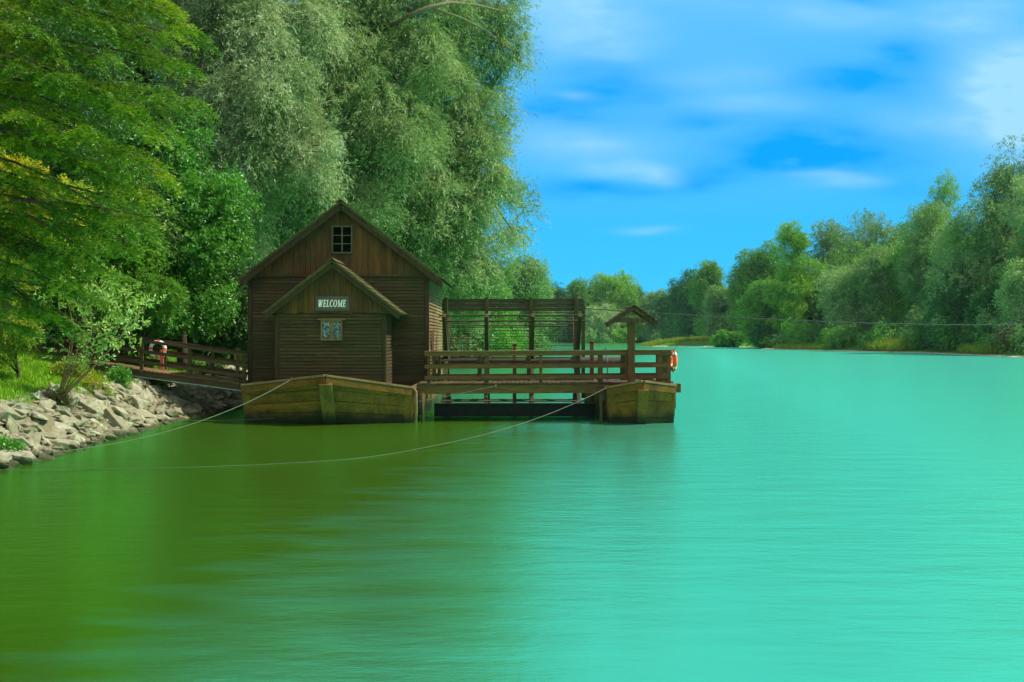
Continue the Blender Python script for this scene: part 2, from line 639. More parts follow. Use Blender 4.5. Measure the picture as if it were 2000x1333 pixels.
def ground(x, y):
    dl, dr, df = shore(x, y)
    hl = np.interp(dl, (-12, -8, -1, 0, 1.9, 5, 9, 30, 120), (-2.5, -2, -.55, 0, 1.2, 2.15, 2.6, 3.0, 4))
    hr = np.interp(dr, (-12, -8, -1, 0, 2, 5, 12, 40, 200), (-2.5, -1.5, -.2, 0, .28, .9, 1.7, 2.5, 4))
    hf = np.interp(df, (-12, -8, -1, 0, 4, 12, 60, 400), (-2.5, -1.5, -.2, 0, .4, 1.5, 3, 6))
    h = np.maximum(np.maximum(hl, hr), hf)
    x = np.asarray(x, float); y = np.asarray(y, float)
    wob = 0.10 * np.sin(x * .9 + 1.3 * np.sin(y * .43)) + 0.08 * np.sin(y * 1.1 + x * .3) + 0.05 * np.sin(x * 2.3 - y * 1.7)
    return h + wob * np.clip(h, 0, 1)


def gz(x, y):
    return float(ground(x, y))


def axis(segs):
    r = []
    for a, b, st in segs:
        r += list(np.arange(a, b, st))
    return np.array(r + [segs[-1][1]])


gx = axis([(-1500, -300, 150), (-300, -60, 20), (-60, -24, 2), (-24, -5, .3), (-5, 40, 3), (40, 110, 1.5), (110, 300, 19), (300, 1500, 150)])
gy = axis([(-200, -20, 20), (-20, 12, 3), (12, 62, .4), (62, 130, 3), (130, 380, 2.5), (380, 600, 8), (600, 2000, 140)])
GX, GY = np.meshgrid(gx, gy)
GZ = ground(GX, GY)
ny, nx = GX.shape
me = bpy.data.meshes.new('terrain')
idx = np.arange(nx * ny).reshape(ny, nx)
qs = np.stack([idx[:-1, :-1], idx[:-1, 1:], idx[1:, 1:], idx[1:, :-1]], -1).reshape(-1, 4)
me.from_pydata(np.stack([GX, GY, GZ], -1).reshape(-1, 3).tolist(), [], qs.tolist())
me.polygons.foreach_set('use_smooth', [True] * len(me.polygons))
ter = bpy.data.objects.new('terrain', me)
C.objects.link(ter)
tag(ter, kind='structure')


def terrainmat():
    m, t, o = new_mat('river_bank')
    g = t.nodes.new('ShaderNodeNewGeometry').outputs['Position']
    s = t.nodes.new('ShaderNodeSeparateXYZ')
    t.links.new(g, s.inputs[0])
    n = noise(t, 0.9, g, 6, 0.6)
    n2 = noise(t, 9, g, 4, 0.6)
    gr = rgbmix(t, n, (0.035, 0.11, 0.008), (0.085, 0.20, 0.012))
    gr = rgbmix(t, rampf(t, n2, 0.4, 0.7), gr, (0.03, 0.085, 0.008))
    soil = rgbmix(t, n2, (0.10, 0.085, 0.045), (0.20, 0.18, 0.11))
    sand = rgbmix(t, n, (0.34, 0.31, 0.19), (0.46, 0.42, 0.28))
    zz = t.nodes.new('ShaderNodeMath')
    zz.operation = 'ADD'
    t.links.new(s.outputs[2], zz.inputs[0])
    j = t.nodes.new('ShaderNodeMath')
    j.operation = 'MULTIPLY_ADD'
    t.links.new(n, j.inputs[0])
    j.inputs[1].default_value = 0.7
    j.inputs[2].default_value = -0.35
    t.links.new(j.outputs[0], zz.inputs[1])
    lf = rgbmix(t, rampf(t, zz.outputs[0], 0.95, 1.2), soil, gr)
    rt = rgbmix(t, rampf(t, zz.outputs[0], 0.10, 0.22), sand, gr)
    c = rgbmix(t, rampf(t, s.outputs[0], 5, 15), lf, rt)
    p = t.nodes.new('ShaderNodeBsdfPrincipled')
    p.inputs['Roughness'].default_value = 0.95
    p.inputs['Specular IOR Level'].default_value = 0.1
    t.links.new(c, p.inputs['Base Color'])
    t.links.new(p.outputs[0], o.inputs[0])
    return m


ter.data.materials.append(terrainmat())


def watermat():
    m, t, o = new_mat('river_water')
    g = t.nodes.new('ShaderNodeNewGeometry').outputs['Position']
    n = noise(t, 1.0, g, 6, 0.65, (2.2, 7.0, 1))
    n2 = noise(t, 1.0, g, 2, 0.5, (0.5, 1.7, 1))
    ad = t.nodes.new('ShaderNodeMath')
    ad.operation = 'MULTIPLY_ADD'
    t.links.new(n2, ad.inputs[0])
    ad.inputs[1].default_value = 1.5
    t.links.new(n, ad.inputs[2])
    bp = t.nodes.new('ShaderNodeBump')
    bp.inputs['Strength'].default_value = 0.10
    bp.inputs['Distance'].default_value = 0.2
    t.links.new(ad.outputs[0], bp.inputs['Height'])
    d = t.nodes.new('ShaderNodeBsdfDiffuse')
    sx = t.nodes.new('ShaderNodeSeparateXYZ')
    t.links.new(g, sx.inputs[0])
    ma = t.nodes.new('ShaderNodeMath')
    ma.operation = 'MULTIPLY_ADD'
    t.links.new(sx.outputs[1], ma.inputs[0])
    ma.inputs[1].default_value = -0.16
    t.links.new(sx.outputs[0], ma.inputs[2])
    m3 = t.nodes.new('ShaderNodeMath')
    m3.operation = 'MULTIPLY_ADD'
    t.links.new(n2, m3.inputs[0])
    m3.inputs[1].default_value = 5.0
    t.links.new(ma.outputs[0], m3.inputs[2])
    # murky olive to turquoise body; the split paints in tree and sky reflections
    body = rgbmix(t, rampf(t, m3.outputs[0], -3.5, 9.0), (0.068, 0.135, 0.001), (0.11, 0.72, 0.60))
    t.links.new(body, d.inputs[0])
    gl = t.nodes.new('ShaderNodeBsdfGlossy')
    gl.inputs['Color'].default_value = (0.20, 1.0, 0.42, 1)
    gl.inputs['Roughness'].default_value = 0.16
    t.links.new(bp.outputs[0], gl.inputs['Normal'])
    mx = t.nodes.new('ShaderNodeMixShader')
    mx.inputs[0].default_value = 0.77
    t.links.new(d.outputs[0], mx.inputs[1])
    t.links.new(gl.outputs[0], mx.inputs[2])
    t.links.new(mx.outputs[0], o.inputs[0])
    return m


wm = MB()
wm.v = [(-60, -150, 0), (160, -150, 0), (160, 620, 0), (-60, 620, 0)]
wm.f = [(0, 1, 2, 3)]
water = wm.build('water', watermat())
tag(water, kind='structure')

# ================================================================== the floating mill
rng = np.random.default_rng(7)
R = random.Random(11)


def clap(mb, P0, u, n, length, z0, z1, pitch):
    """lapped boards on a wall: P0 start, u along, n outwards"""
    P0 = Vector(P0); u = Vector(u); n = Vector(n)
    k = 0
    z = z0
    while z < z1 - 0.02:
        zt = min(z + pitch + 0.018, z1)
        cuts = [0, length]
        if length > 2.5:
            cuts = [0, R.uniform(.25, .75) * length, length]
        for a, b in zip(cuts[:-1], cuts[1:]):
            j0, j1 = R.uniform(-.008, .008), R.uniform(-.008, .008)
            o = R.uniform(0, .008)
            q = []
            for s, j in ((a, j0), (b - .004, j1)):
                p = P0 + u * s
                for dn, zz in ((0, z), (.058 + o, z + j), (.010 + o, zt + j), (0, zt)):
                    q.append(Vector((p.x + n.x * dn, p.y + n.y * dn, zz)))
            mb.hexa([q[0], q[1], q[2], q[3], q[4], q[5], q[6], q[7]])
        z += pitch


def gable_boards(mb, xc, half, z0, zap, slope, yf, w=0.2, thick=.03):
    x = -half
    cuts = [xc - half]
    while x < half - .05:
        x += R.uniform(w * .8, w * 1.25)
        cuts.append(xc + min(x, half))
    cuts = sorted(set(cuts + [xc]))
    for a, b in zip(cuts[:-1], cuts[1:]):
        if b - a < .03:
            continue
        za = zap - slope * abs(a - xc); zb = zap - slope * abs(b - xc)
        d = R.uniform(0, .014); bot = z0 + R.uniform(-.02, .02)
        if max(za, zb) < bot + .02:
            continue
        mb.prism([(a + .004, bot), (b - .004, bot), (b - .004, max(zb, bot + .01)), (a + .004, max(za, bot + .01))], yf - thick - d, yf)


def shingles(mb, xc, zap, half, drop, y0, y1, sgn, rows, wmin=.12, wmax=.24):
    L = math.hypot(half, drop)
    ux, uz = sgn * half / L, -drop / L            # down the slope
    nx_, nz_ = sgn * drop / L, half / L           # outwards
    step = L / rows
    for k in range(rows):
        s_hi = k * step
        s_lo = min((k + 1) * step + step * .9, L + .05)
        y = y0 - R.uniform(0, .03)
        while y < y1:
            w = R.uniform(wmin, wmax)
            ye = min(y + w, y1 + .02)
            j = R.uniform(-.03, .03); l = R.uniform(0, .015)
            q = []
            for yy in (y, ye - .006):
                for s, n0 in ((s_hi, .012), (s_lo + j, .045 + l), (s_lo + j, .075 + l), (s_hi, .026)):
                    q.append((xc + ux * s + nx_ * n0, yy, zap + uz * s + nz_ * n0))
            mb.hexa(q)
            y = ye


def roof(name, parent, xc, zap, half, drop, y0, y1, rows):
    mb = MB()
    L = math.hypot(half, drop)
    for sgn in (-1, 1):
        ux, uz = sgn * half / L, -drop / L
        nx_, nz_ = sgn * drop / L, half / L
        # sarking boards under the shingles
        a = (xc, zap); b = (xc + ux * L, zap + uz * L)
        mb.prism([(a[0], a[1] - .03), (b[0] + 0, b[1] - .03), (b[0], b[1] + .012), (a[0], a[1] + .012)], y0 + .03, y1 - .03)
        shingles(mb, xc, zap, half, drop, y0, y1, sgn, rows)
    # ridge boards
    for sgn in (-1, 1):
        ux, uz = sgn * half / L, -drop / L
        mb.beam((xc + ux * .09, y0 - .04, zap + uz * .09 + .10), (xc + ux * .09, y1 + .04, zap + uz * .09 + .10), .2, .03, (-uz * sgn, 0, ux * sgn) if sgn > 0 else (uz, 0, -ux))
    return mb.build(name, M['roof'], parent)


def barge(name, parent, xc, zap, half, drop, y, h=.15, t=.05, ext=0.0):
    for sgn in (-1, 1):
        mb = MB()
        L = math.hypot(half, drop)
        ux, uz = sgn * half / L, -drop / L
        d = .03 + h / 2
        off = d * L / half
        mb.beam((xc + ux * .01, y, zap - off + uz * .01), (xc + ux * (L + ext), y, zap + uz * (L + ext) - off), t, h, (0, 0, 1))
        mb.build(name, M['trim'], parent, bevel=.008)


YM, YA = 36.6, 34.7                    # main wall, annex wall
VM, VA = 36.15, 34.3                   # roof verges
mx0, mx1 = at(488, 0, YM).x, at(835, 0, YM).x
mzb, mze = 1.15, at(0, 536, YM).z
YB = 44.0
mxc, mzap = at(665, 393, VM).x, at(665, 395, VM).z
m_half = (at(858, 0, VM).x - at(464, 0, VM).x) / 2 + .0
m_drop = mzap - at(0, 547, VM).z
mill = thing('mill_house', 'dark brown timber mill house with steep gables floating on a wooden barge', 'mill house', ((mx0 + mx1) / 2, YM + 3, 1.2))

mb = MB()
mb.box((mx0 + .03, YM + .01, mzb), (mx1 - .03, YB, mze + .05))
mb.prism([(mx0 + .03, mze + .05), (mx1 - .03, mze + .05), (mxc, mzap - .32)], YM + .01, YB)
mb.build('timber_core', M['dark'], mill)
mb = MB()
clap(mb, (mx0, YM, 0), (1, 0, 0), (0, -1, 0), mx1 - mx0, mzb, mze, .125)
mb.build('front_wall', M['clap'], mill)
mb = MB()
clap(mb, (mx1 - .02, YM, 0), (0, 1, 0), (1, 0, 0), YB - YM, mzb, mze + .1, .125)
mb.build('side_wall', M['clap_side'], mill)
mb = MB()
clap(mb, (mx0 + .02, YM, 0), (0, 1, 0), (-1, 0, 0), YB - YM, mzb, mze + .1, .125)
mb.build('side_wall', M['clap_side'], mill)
mb = MB()
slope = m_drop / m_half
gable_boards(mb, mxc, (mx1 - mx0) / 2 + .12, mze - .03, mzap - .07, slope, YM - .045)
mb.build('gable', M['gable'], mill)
MB().beam((mx0 - .02, YM - .075, mze - .05), (mx1 + .02, YM - .075, mze - .05), .05, .09).build('tie_board', M['clap'], mill)
for x in (mx0 + .02, mx1 - .02):
    MB().box((x - .08, YM - .085, mzb), (x + .08, YM + .09, mze - .1)).build('corner_post', M['trim'], mill, bevel=.01)
roof('roof', mill, mxc, mzap, m_half, m_drop, VM, YB + .5, 17)
barge('bargeboard', mill, mxc, mzap - .02, m_half, m_drop, VM + .06, .17)
for s in (-1, 1):                                   # purlin ends that carry the verge
    for f in (.20, .86):
        x = mxc + s * m_half * f
        z = mzap - m_drop * f - .24
        MB().box((x - .07, VM + .12, z - .09), (x + .07, YM + .2, z + .09)).build('purlin', M['trim'], mill)
# door in the river side wall
mb = MB().box((mx1 + .005, 38.0, 1.3), (mx1 + .045, 38.9, 3.2))
dr = mb.build('door', M['gable'], mill)
MB().box((mx1 + .045, 38.1, 2.15), (mx1 + .075, 38.16, 2.3)).build('handle', M['iron'], dr)


def window(parent, x0, x1, z0, z1, y, cols, rows, fmat, pane_mat, lintel=0.0, fw=.06, bar=.03):
    """frame with glazing bars standing proud of the boards"""
    mb = MB()
    d0, d1 = y - .10, y
    mb.box((x0 - fw, d0, z0 - fw), (x0, d1, z1 + fw)).box((x1, d0, z0 - fw), (x1 + fw, d1, z1 + fw))
    mb.box((x0, d0, z1), (x1, d1, z1 + fw)).box((x0 - .002, d0 - .03, z0 - fw), (x1 + .002, d1, z0))
    fr = mb.build('window', fmat, parent)
    mb = MB()
    for c in range(1, cols):
        xm = x0 + (x1 - x0) * c / cols
        w = bar * (1.5 if cols == 2 else 1)
        mb.box((xm - w / 2, d0 + .012, z0), (xm + w / 2, d1 - .03, z1))
    for r in range(1, rows):
        zm = z0 + (z1 - z0) * r / rows
        for c in range(cols):
            xa = x0 + (x1 - x0) * c / cols + (0 if c == 0 else bar * .75)
            xb = x0 + (x1 - x0) * (c + 1) / cols - (0 if c == cols - 1 else bar * .75)
            mb.box((xa, d0 + .02, zm - bar / 2), (xb, d1 - .03, zm + bar / 2))
    if mb.v:
        mb.build('glazing_bar', fmat, fr)
    MB().box((x0, y - .055, z0), (x1, y - .035, z1)).build('pane', pane_mat, fr)
    if lintel:
        MB().box((x0 - fw - .12, y - .125, z1 + fw), (x1 + fw + .12, y - .0, z1 + fw + lintel)).build('lintel', fmat, fr)
    return fr


a = at(651, 493, YM - .1); b = at(686, 444, YM - .1)
window(mill, a.x, b.x, a.z, b.z, YM - .07, 2, 3, M['frame_grey'], M['glass'], fw=.05, bar=.032)

# ---- annex in front
ax0, ax1 = at(540, 0, YA).x, at(752, 0, YA).x
aze = at(0, 611, YA).z
axc, azap = at(648, 508, VA).x, at(648, 510, VA).z
a_half = (at(777, 0, VA).x - at(515, 0, VA).x) / 2
a_drop = azap - at(0, 613, VA).z
mb = MB()
mb.box((ax0 + .03, YA + .01, mzb), (ax1 - .03, YM - .05, aze + .03))
mb.prism([(ax0 + .03, aze + .03), (ax1 - .03, aze + .03), (axc, azap - .3)], YA + .01, YM - .05)
mb.build('annex_core', M['dark'], mill)
mb = MB()
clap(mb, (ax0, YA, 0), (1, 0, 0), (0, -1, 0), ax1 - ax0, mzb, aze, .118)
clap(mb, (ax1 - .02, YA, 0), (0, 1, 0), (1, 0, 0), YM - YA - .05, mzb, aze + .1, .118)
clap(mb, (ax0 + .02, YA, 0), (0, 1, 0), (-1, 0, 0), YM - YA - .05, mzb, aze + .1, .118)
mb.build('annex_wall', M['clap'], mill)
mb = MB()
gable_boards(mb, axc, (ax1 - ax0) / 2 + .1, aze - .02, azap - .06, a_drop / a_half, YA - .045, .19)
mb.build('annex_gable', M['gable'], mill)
for x in (ax0 + .02, ax1 - .02):
    MB().box((x - .07, YA - .08, mzb), (x + .07, YA + .08, aze - .1)).build('corner_post', M['trim'], mill, bevel=.01)
roof('annex_roof', mill, axc, azap, a_half, a_drop, VA, YM - .08, 11)
barge('bargeboard', mill, axc, azap - .02, a_half, a_drop, VA + .05, .13)
for s in (-1, 1):
    x = axc + s * a_half * .83
    z = azap - a_drop * .83 - .2
    MB().box((x - .06, VA + .1, z - .08), (x + .06, YA + .1, z + .08)).build('purlin', M['trim'], mill)
a = at(630, 662, YA - .1); b = at(665, 629, YA - .1)
fr = window(mill, a.x, b.x, a.z, b.z, YA - .035, 2, 1, M['frame'], M['glass'], lintel=.06, fw=.06, bar=.085)
xm = (a.x + b.x) / 2
for s0, s1 in ((a.x + .015, xm - .07), (xm + .07, b.x - .015)):
    mb = MB()
    n = 10                                                     # gathered folds
    for k in range(n):
        q0, q1 = s0 + (s1 - s0) * k / n, s0 + (s1 - s0) * (k + 1) / n
        y0 = YA - .093 + (.006 if k % 2 else 0); y1 = YA - .093 + (0 if k % 2 else .006)
        mb.hexa([(q0, y0, a.z + .01), (q1, y1, a.z + .01), (q1, y1 + .002, a.z + .01), (q0, y0 + .002, a.z + .01),
                 (q0, y0, b.z - .01), (q1, y1, b.z - .01), (q1, y1 + .002, b.z - .01), (q0, y0 + .002, b.z - .01)])
    mb.build('curtain', M['lace'], fr)

# ---- WELCOME board
sy = YA - .12
a = at(616, 607, sy); b = at(682, 579, sy)
sg = thing('welcome_sign', 'dark wooden board lettered WELCOME in white below the small front gable', 'sign', ((a.x + b.x) / 2, sy, a.z))
MB().box((a.x, sy, a.z), (b.x, sy + .03, b.z)).build('board', M['sign'], sg, bevel=.006)


def letter_shapes():
    """slanted serif capitals, height 1: lists of polygons and the advance width"""
    def bar(x, z, w, h): return [(x, z), (x + w, z), (x + w, z + h), (x, z + h)]
    def stroke(x0, z0, x1, z1, w): return [(x0 - w / 2, z0), (x0 + w / 2, z0), (x1 + w / 2, z1), (x1 - w / 2, z1)]
    def ring(cx, rx, t0, t1, n=20):
        r = []
        for k in range(n):
            p, q = t0 + (t1 - t0) * k / n, t0 + (t1 - t0) * (k + 1) / n
            f = lambda t, i: (cx + (rx - i * (.05 + .13 * abs(math.cos(t)))) * math.cos(t), .5 + (.52 - i * .085) * math.sin(t))
            r.append([f(p, 0), f(q, 0), f(q, 1), f(p, 1)])
        return r
    s = .055
    E = [bar(.08, 0, .17, 1), bar(0, 0, .56, .08), bar(0, .92, .55, .08), bar(.25, .46, .2, .08), bar(.49, .08, .07, .17), bar(.48, .75, .07, .17), bar(.40, .37, .06, .26)]
    L = [bar(.08, 0, .17, 1), bar(0, 0, .55, .08), bar(0, .92, .34, .08), bar(.48, .08, .07, .2)]
    Wd = [stroke(.30, 0, .14, 1, .17), stroke(.34, 0, .50, .95, .09), stroke(.66, 0, .50, 1, .17), stroke(.70, 0, .87, 1, .09),
          bar(0, .93, .28, .07), bar(.38, .93, .24, .07), bar(.77, .93, .21, .07)]
    Mm = [bar(.09, 0, .08, 1), bar(.74, 0, .17, 1), stroke(.48, .05, .16, 1, .15), stroke(.48, .05, .80, 1, .09), bar(0, 0, .26, .07), bar(.66, 0, .33, .07), bar(.0, .93, .2, .07), bar(.8, .93, .19, .07)]
    Cc = ring(.36, .36, rad(52), rad(308)) + [bar(.52, .72, .06, .25), bar(.53, .06, .05, .2)]
    O = ring(.38, .38, 0, 2 * math.pi)
    return [(Wd, .98), (E, .60), (L, .58), (Cc, .66), (O, .80), (Mm, 1.0), (E, .58)]


sh = letter_shapes()
gap = .10
tw = sum(w for _, w in sh) + gap * 6
hgt = .245
scale_x = (b.x - a.x) * .84 / ((tw + .16) * hgt)
x = a.x + (b.x - a.x) * .07
zb = a.z + .125
for polys, w in sh:
    mb = MB()
    for p in polys:
        mb.prism([(x + (px + .17 * pz) * hgt * scale_x, zb + pz * hgt) for px, pz in p], sy - .008 - .0004 * (polys.index(p)), sy)
    mb.build('letter', M['letter'], sg)
    x += (w + gap) * hgt * scale_x

# ------------------------------------------------------------------ the two barges
def plank_face(mb, a_top, b_top, a_bot, b_bot, n, nrm, t=.06, split=True):
    a_top, b_top, a_bot, b_bot, nrm = map(Vector, (a_top, b_top, a_bot, b_bot, nrm))
    for k in range(n):
        t0, t1 = k / n + .006, (k + 1) / n - .006
        cuts = [0, 1]
        if split and R.random() < .6:
            cuts = [0, R.uniform(.3, .7), 1]
        o = R.uniform(0, .02)
        for u0, u1 in zip(cuts[:-1], cuts[1:]):
            q = []
            for tt in (t1, t0):
                A = a_top.lerp(a_bot, tt); B = b_top.lerp(b_bot, tt)
                p = A.lerp(B, u0); r = A.lerp(B, u1 - (.003 if u1 < 1 else 0))
                q += [p + nrm * (t + o), r + nrm * (t + o), r, p]
            mb.hexa(q)


def barge_boat(label, xl, xr, xa, yc, ya, yback, z_l, z_a, z_r, nplank, postw, loc):
    t = thing('barge', label, 'barge', loc, 'barges under the mill')
    zb = -.35
    yb_c, yb_a = yc + .28, yc - .12                        # waterline is raked back
    lt, at_, rt = Vector((xl, yc, z_l)), Vector((xa, ya, z_a)), Vector((xr, yc, z_r))
    lb, ab, rb = Vector((xl + .10, yb_c, zb)), Vector((xa, yb_a, zb)), Vector((xr - .06, yb_c, zb))
    core = MB()
    core.hexa([lb + Vector((.06, .1, 0)), rb + Vector((-.06, .1, 0)), (xr - .12, yback, zb), (xl + .12, yback, zb),
               lt + Vector((.06, .12, -.1)), rt + Vector((-.06, .12, -.1)), (xr - .06, yback, z_r - .1), (xl + .06, yback, z_l - .1)])
    core.build('hold', M['dark'], t)
    mb = MB()
    nl = (at_ - lt).cross(lb - lt); nl = -nl.normalized() if nl.y > 0 else nl.normalized()
    nr = (rt - at_).cross(ab - at_); nr = -nr.normalized() if nr.y > 0 else nr.normalized()
    plank_face(mb, lt, at_, lb, ab, nplank, nl)
    plank_face(mb, at_, rt, ab, rb, nplank, nr)
    mb.build('bow_planking', M['hull'], t)
    for sx, xx, xb_, zt in ((-1, xl, xl + .1, z_l), (1, xr, xr - .06, z_r)):
        mb = MB()
        plank_face(mb, (xx, yc, zt), (xx, yback, zt), (xb_, yb_c, zb), (xb_, yback, zb), nplank, (sx, 0, 0), .05)
        mb.build('side_planking', M['hull'], t)
    # deck boards behind the bow
    mb = MB()
    n = 9
    for k in range(n):
        for (p0, p1, q0, q1) in ((lt, at_, Vector((xl, yc + 1, z_l)), Vector((xa, yc + 1, z_a - .12))), (at_, rt, Vector((xa, yc + 1, z_a - .12)), Vector((xr, yc + 1, z_r)))):
            a0, a1 = p0.lerp(p1, k / n + .004), p0.lerp(p1, (k + 1) / n - .004)
            b0, b1 = q0.lerp(q1, k / n + .004), q0.lerp(q1, (k + 1) / n - .004)
            d = Vector((0, 0, .03)); z = Vector((0, 0, -.02))
            mb.hexa([a0 + z - d, a1 + z - d, b1 + z - d, b0 + z - d, a0 + z, a1 + z, b1 + z, b0 + z])
    mb.build('foredeck', M['rim'], t)
    # rim caps
    for p, q in ((lt, at_), (at_, rt)):
        n2 = Vector((0, -1, 0))
        MB().beam(p + Vector((0, -.05, .03)), q + Vector((0, -.05, .03)), .20, .075).build('rim', M['rim'], t, bevel=.012)
        dn = (q - p).normalized()
        MB().beam(p + Vector((0, -.085, -.13)), q + Vector((0, -.085, -.13)), .09, .22).build('rubbing_strake', M['hull'], t, bevel=.01)
    for xx, zt in ((xl, z_l), (xr, z_r)):
        MB().beam((xx, yc + .1, zt + .025), (xx, yback, zt + .025), .16, .07).build('rim', M['rim'], t)
    # stem and corner posts
    for (p, q, w, dz) in ((at_, ab, postw * 1.45, .24), (lt, lb, postw, .05), (rt, rb, postw, .05)):
        o = Vector((0, -.10, 0))
        if p is lt: o = Vector((postw * .45, -.07, 0))
        if p is rt: o = Vector((-postw * .45, -.07, 0))
        mb = MB().beam(p + o - Vector((0, 0, dz)), q + o, w, .14, (0, 1, 0))
        mb.build('stem_post' if p is at_ else 'corner_post', M['hull_z'], t, bevel=.02)
    return t


c0 = at(474, 755, 33.9); c1 = at(634, 736, 32.5); c2 = at(806, 759, 33.9)
b1 = barge_boat('broad yellow brown planked barge with pointed bow carrying the mill house', c0.x, c2.x, c1.x, 33.9, 32.7, 45.5, c0.z, c1.z, c2.z, 5, .30,
                ((c0.x + c2.x) / 2, 38, -.2))
d0 = at(1187, 759, 33.8); d1 = at(1256, 747, 33.0); d2 = at(1318, 755, 33.8)
b2 = barge_boat('narrow planked barge with blunt bow under the outer end of the walkway', d0.x, d2.x, d1.x, 33.8, 33.1, 45.0, d0.z, d1.z, d2.z, 3, .24,
                ((d0.x + d2.x) / 2, 38, -.2))
# chafed edge guard and fittings on the facing barge sides
MB().tube([(c2.x + .02, 33.82, c2.z + .02), (c2.x + .12, 33.80, c2.z - .10), (c2.x + .13, 33.84, .5), (c2.x + .10, 33.95, -.2)], .05, 8).build('edge_guard', M['rim'], b1, True)
for yy, zz in ((34.3, .75), (34.7, .5), (35.1, .8)):
    MB().box((c2.x + .08, yy, zz - .3), (c2.x + .22, yy + .12, zz + .2)).build('fender_block', M['dark'], b1, bevel=.02)
MB().tube([(c2.x + .3, 34.2, 1.0), (c2.x + .33, 34.2, -.3)], .055, 8).build('guide_pipe', M['wheel'], b1, True)
MB().tube([(d0.x - .22, 34.0, 1.0), (d0.x - .2, 34.0, -.3)], .06, 8).build('guide_pipe', M['wheel'], b2, True)
for yy, zz in ((33.95, 1.0), (34.3, .6), (34.6, .85)):
    MB().box((d0.x - .2, yy, zz - .25), (d0.x - .06, yy + .1, zz + .15)).build('fender_block', M['dark'], b2, bevel=.02)
for zz in (.55, .75):
    MB().box((d2.x + .05, 34.4, zz - .1), (d2.x + .14, 34.9, zz + .1)).build('fender_block', M['dark'], b2, bevel=.02)

# bollard heads: nothing shown; dark sluice beam between the barges
sl = thing('sluice_beam', 'black timber beam floating low between the two barges', 'beam', (0, 36.5, .0))
p = at(848, 0, 36.3); q = at(1163, 0, 36.3)
MB().box((p.x, 36.3, .02), (q.x, 36.6, .48)).build('beam_body', M['dark'], sl, bevel=.02)
MB().box((p.x, 36.27, .43), (q.x, 36.62, .50)).build('top_plank', M['dark'], sl)

# ------------------------------------------------------------------ walkway and railing
YW = 34.5
wl, wr = at(812, 752, YW), at(1330, 749, YW)
tilt = (wr.z - wl.z) / (wr.x - wl.x)
def wz(x, d=0.0): return wl.z + (x - wl.x) * tilt + d
walk = thing('walkway', 'wooden plank walkway with three rail fence spanning the two barges', 'walkway', ((wl.x + wr.x) / 2, 35.4, 1.2))
for yy in (YW + .08, 36.2):
    MB().beam((wl.x if yy < 35 else wl.x + .3, yy, wz(wl.x, -.165)), (wr.x, yy, wz(wr.x, -.165)), .16, .31).build('bearer_beam', M['rail'], walk, bevel=.01)
mb = MB()
x = wl.x + .05
while x < wr.x - .45:
    w = R.uniform(.13, .17)
    z = wz(x) + R.uniform(0, .012)
    e = R.uniform(-.03, .03)
    mb.box((x, YW - .06 + e, z), (x + w, 36.4 + e, z + .04))
    x += w + .02
mb.build('deck', M['gang'], walk)
rl = at(829, 0, 34.55).x
rr = at(1311, 0, 34.55).x
for dz, h, t in ((1.06, .15, .07), (.62, .14, .045), (.23, .14, .045)):
    MB().beam((rl, 34.58, wz(rl, dz)), (rr - (0 if dz > 1 else .1), 34.58, wz(rr, dz)), t, h).build('rail', M['rail'], walk, bevel=.008)
    if dz > 1:
        MB().beam((rl, 34.60, wz(rl, dz + .09)), (rr, 34.60, wz(rr, dz + .09)), .16, .035).build('handrail', M['rim'], walk, bevel=.008)
    MB().beam((rl + .2, 36.28, wz(rl, dz)), (rr - .1, 36.28, wz(rr, dz)), t, h).build('rail', M['rail'], walk, bevel=.008)
for px, w in ((838, .11), (950, .15), (1056, .10), (1172, .17), (1287, .22), (1305, .16)):
    x = at(px, 0, 34.7).x
    MB().box((x - w / 2, 34.605, wz(x, -.02)), (x + w / 2, 34.72, wz(x, 1.08))).build('post', M['post'], walk, bevel=.008)
for px, w in ((848, .12), (858, .12), (937, .16), (1033, .15), (1128, .19), (1217, .18), (1296, .17)):
    x = at(px, 0, 36.2).x
    MB().box((x - w / 2, 36.14, wz(x, -.02)), (x + w / 2, 36.255, wz(x, 1.08))).build('post', M['wheel'], walk, bevel=.008)
# end fence across the deck at the outer side
for dz in (1.06, .62, .23):
    MB().beam((rr - .06, 34.75, wz(rr, dz)), (rr - .06, 36.1, wz(rr, dz)), .05, .14).build('end_rail', M['post'], walk)

st = None
for px, top, bot, w in ((1005, 671, 792, .14), (1156, 666, 760, .15)):
    p = at(px, top, 36.9)
    t_ = thing('stake', 'reddish timber stake rising behind the rail ' + ('nearer the mill house' if px < 1100 else 'nearer the roofed post'), 'stake', (p.x, 36.9, 0), 'stakes behind the walkway')
    MB().box((p.x - w / 2, 36.83, -.4), (p.x + w / 2, 36.97, p.z)).build('shaft', M['redpost'], t_, bevel=.015)
    MB().box((p.x - w / 2 - .01, 36.82, p.z - .10), (p.x + w / 2 + .01, 36.98, p.z - .04)).build('collar', M['dark'], t_)

# iron ladder hoop
p = at(1175, 690, 36.6); 
lad = MB().tube([(p.x, 36.6, 1.25), (p.x + .02, 36.6, 2.40), at(1186, 679, 36.6), (at(1186, 0, 36.6).x + .01, 36.6, 1.25)], .022, 6)
lad.tube([at(1172, 692, 36.6), at(1190, 690, 36.6)], .018, 6)
tag(lad.build('grab_rail', M['iron'], None, True), 'thin blue grey iron grab rail at the back of the walkway', 'grab rail')

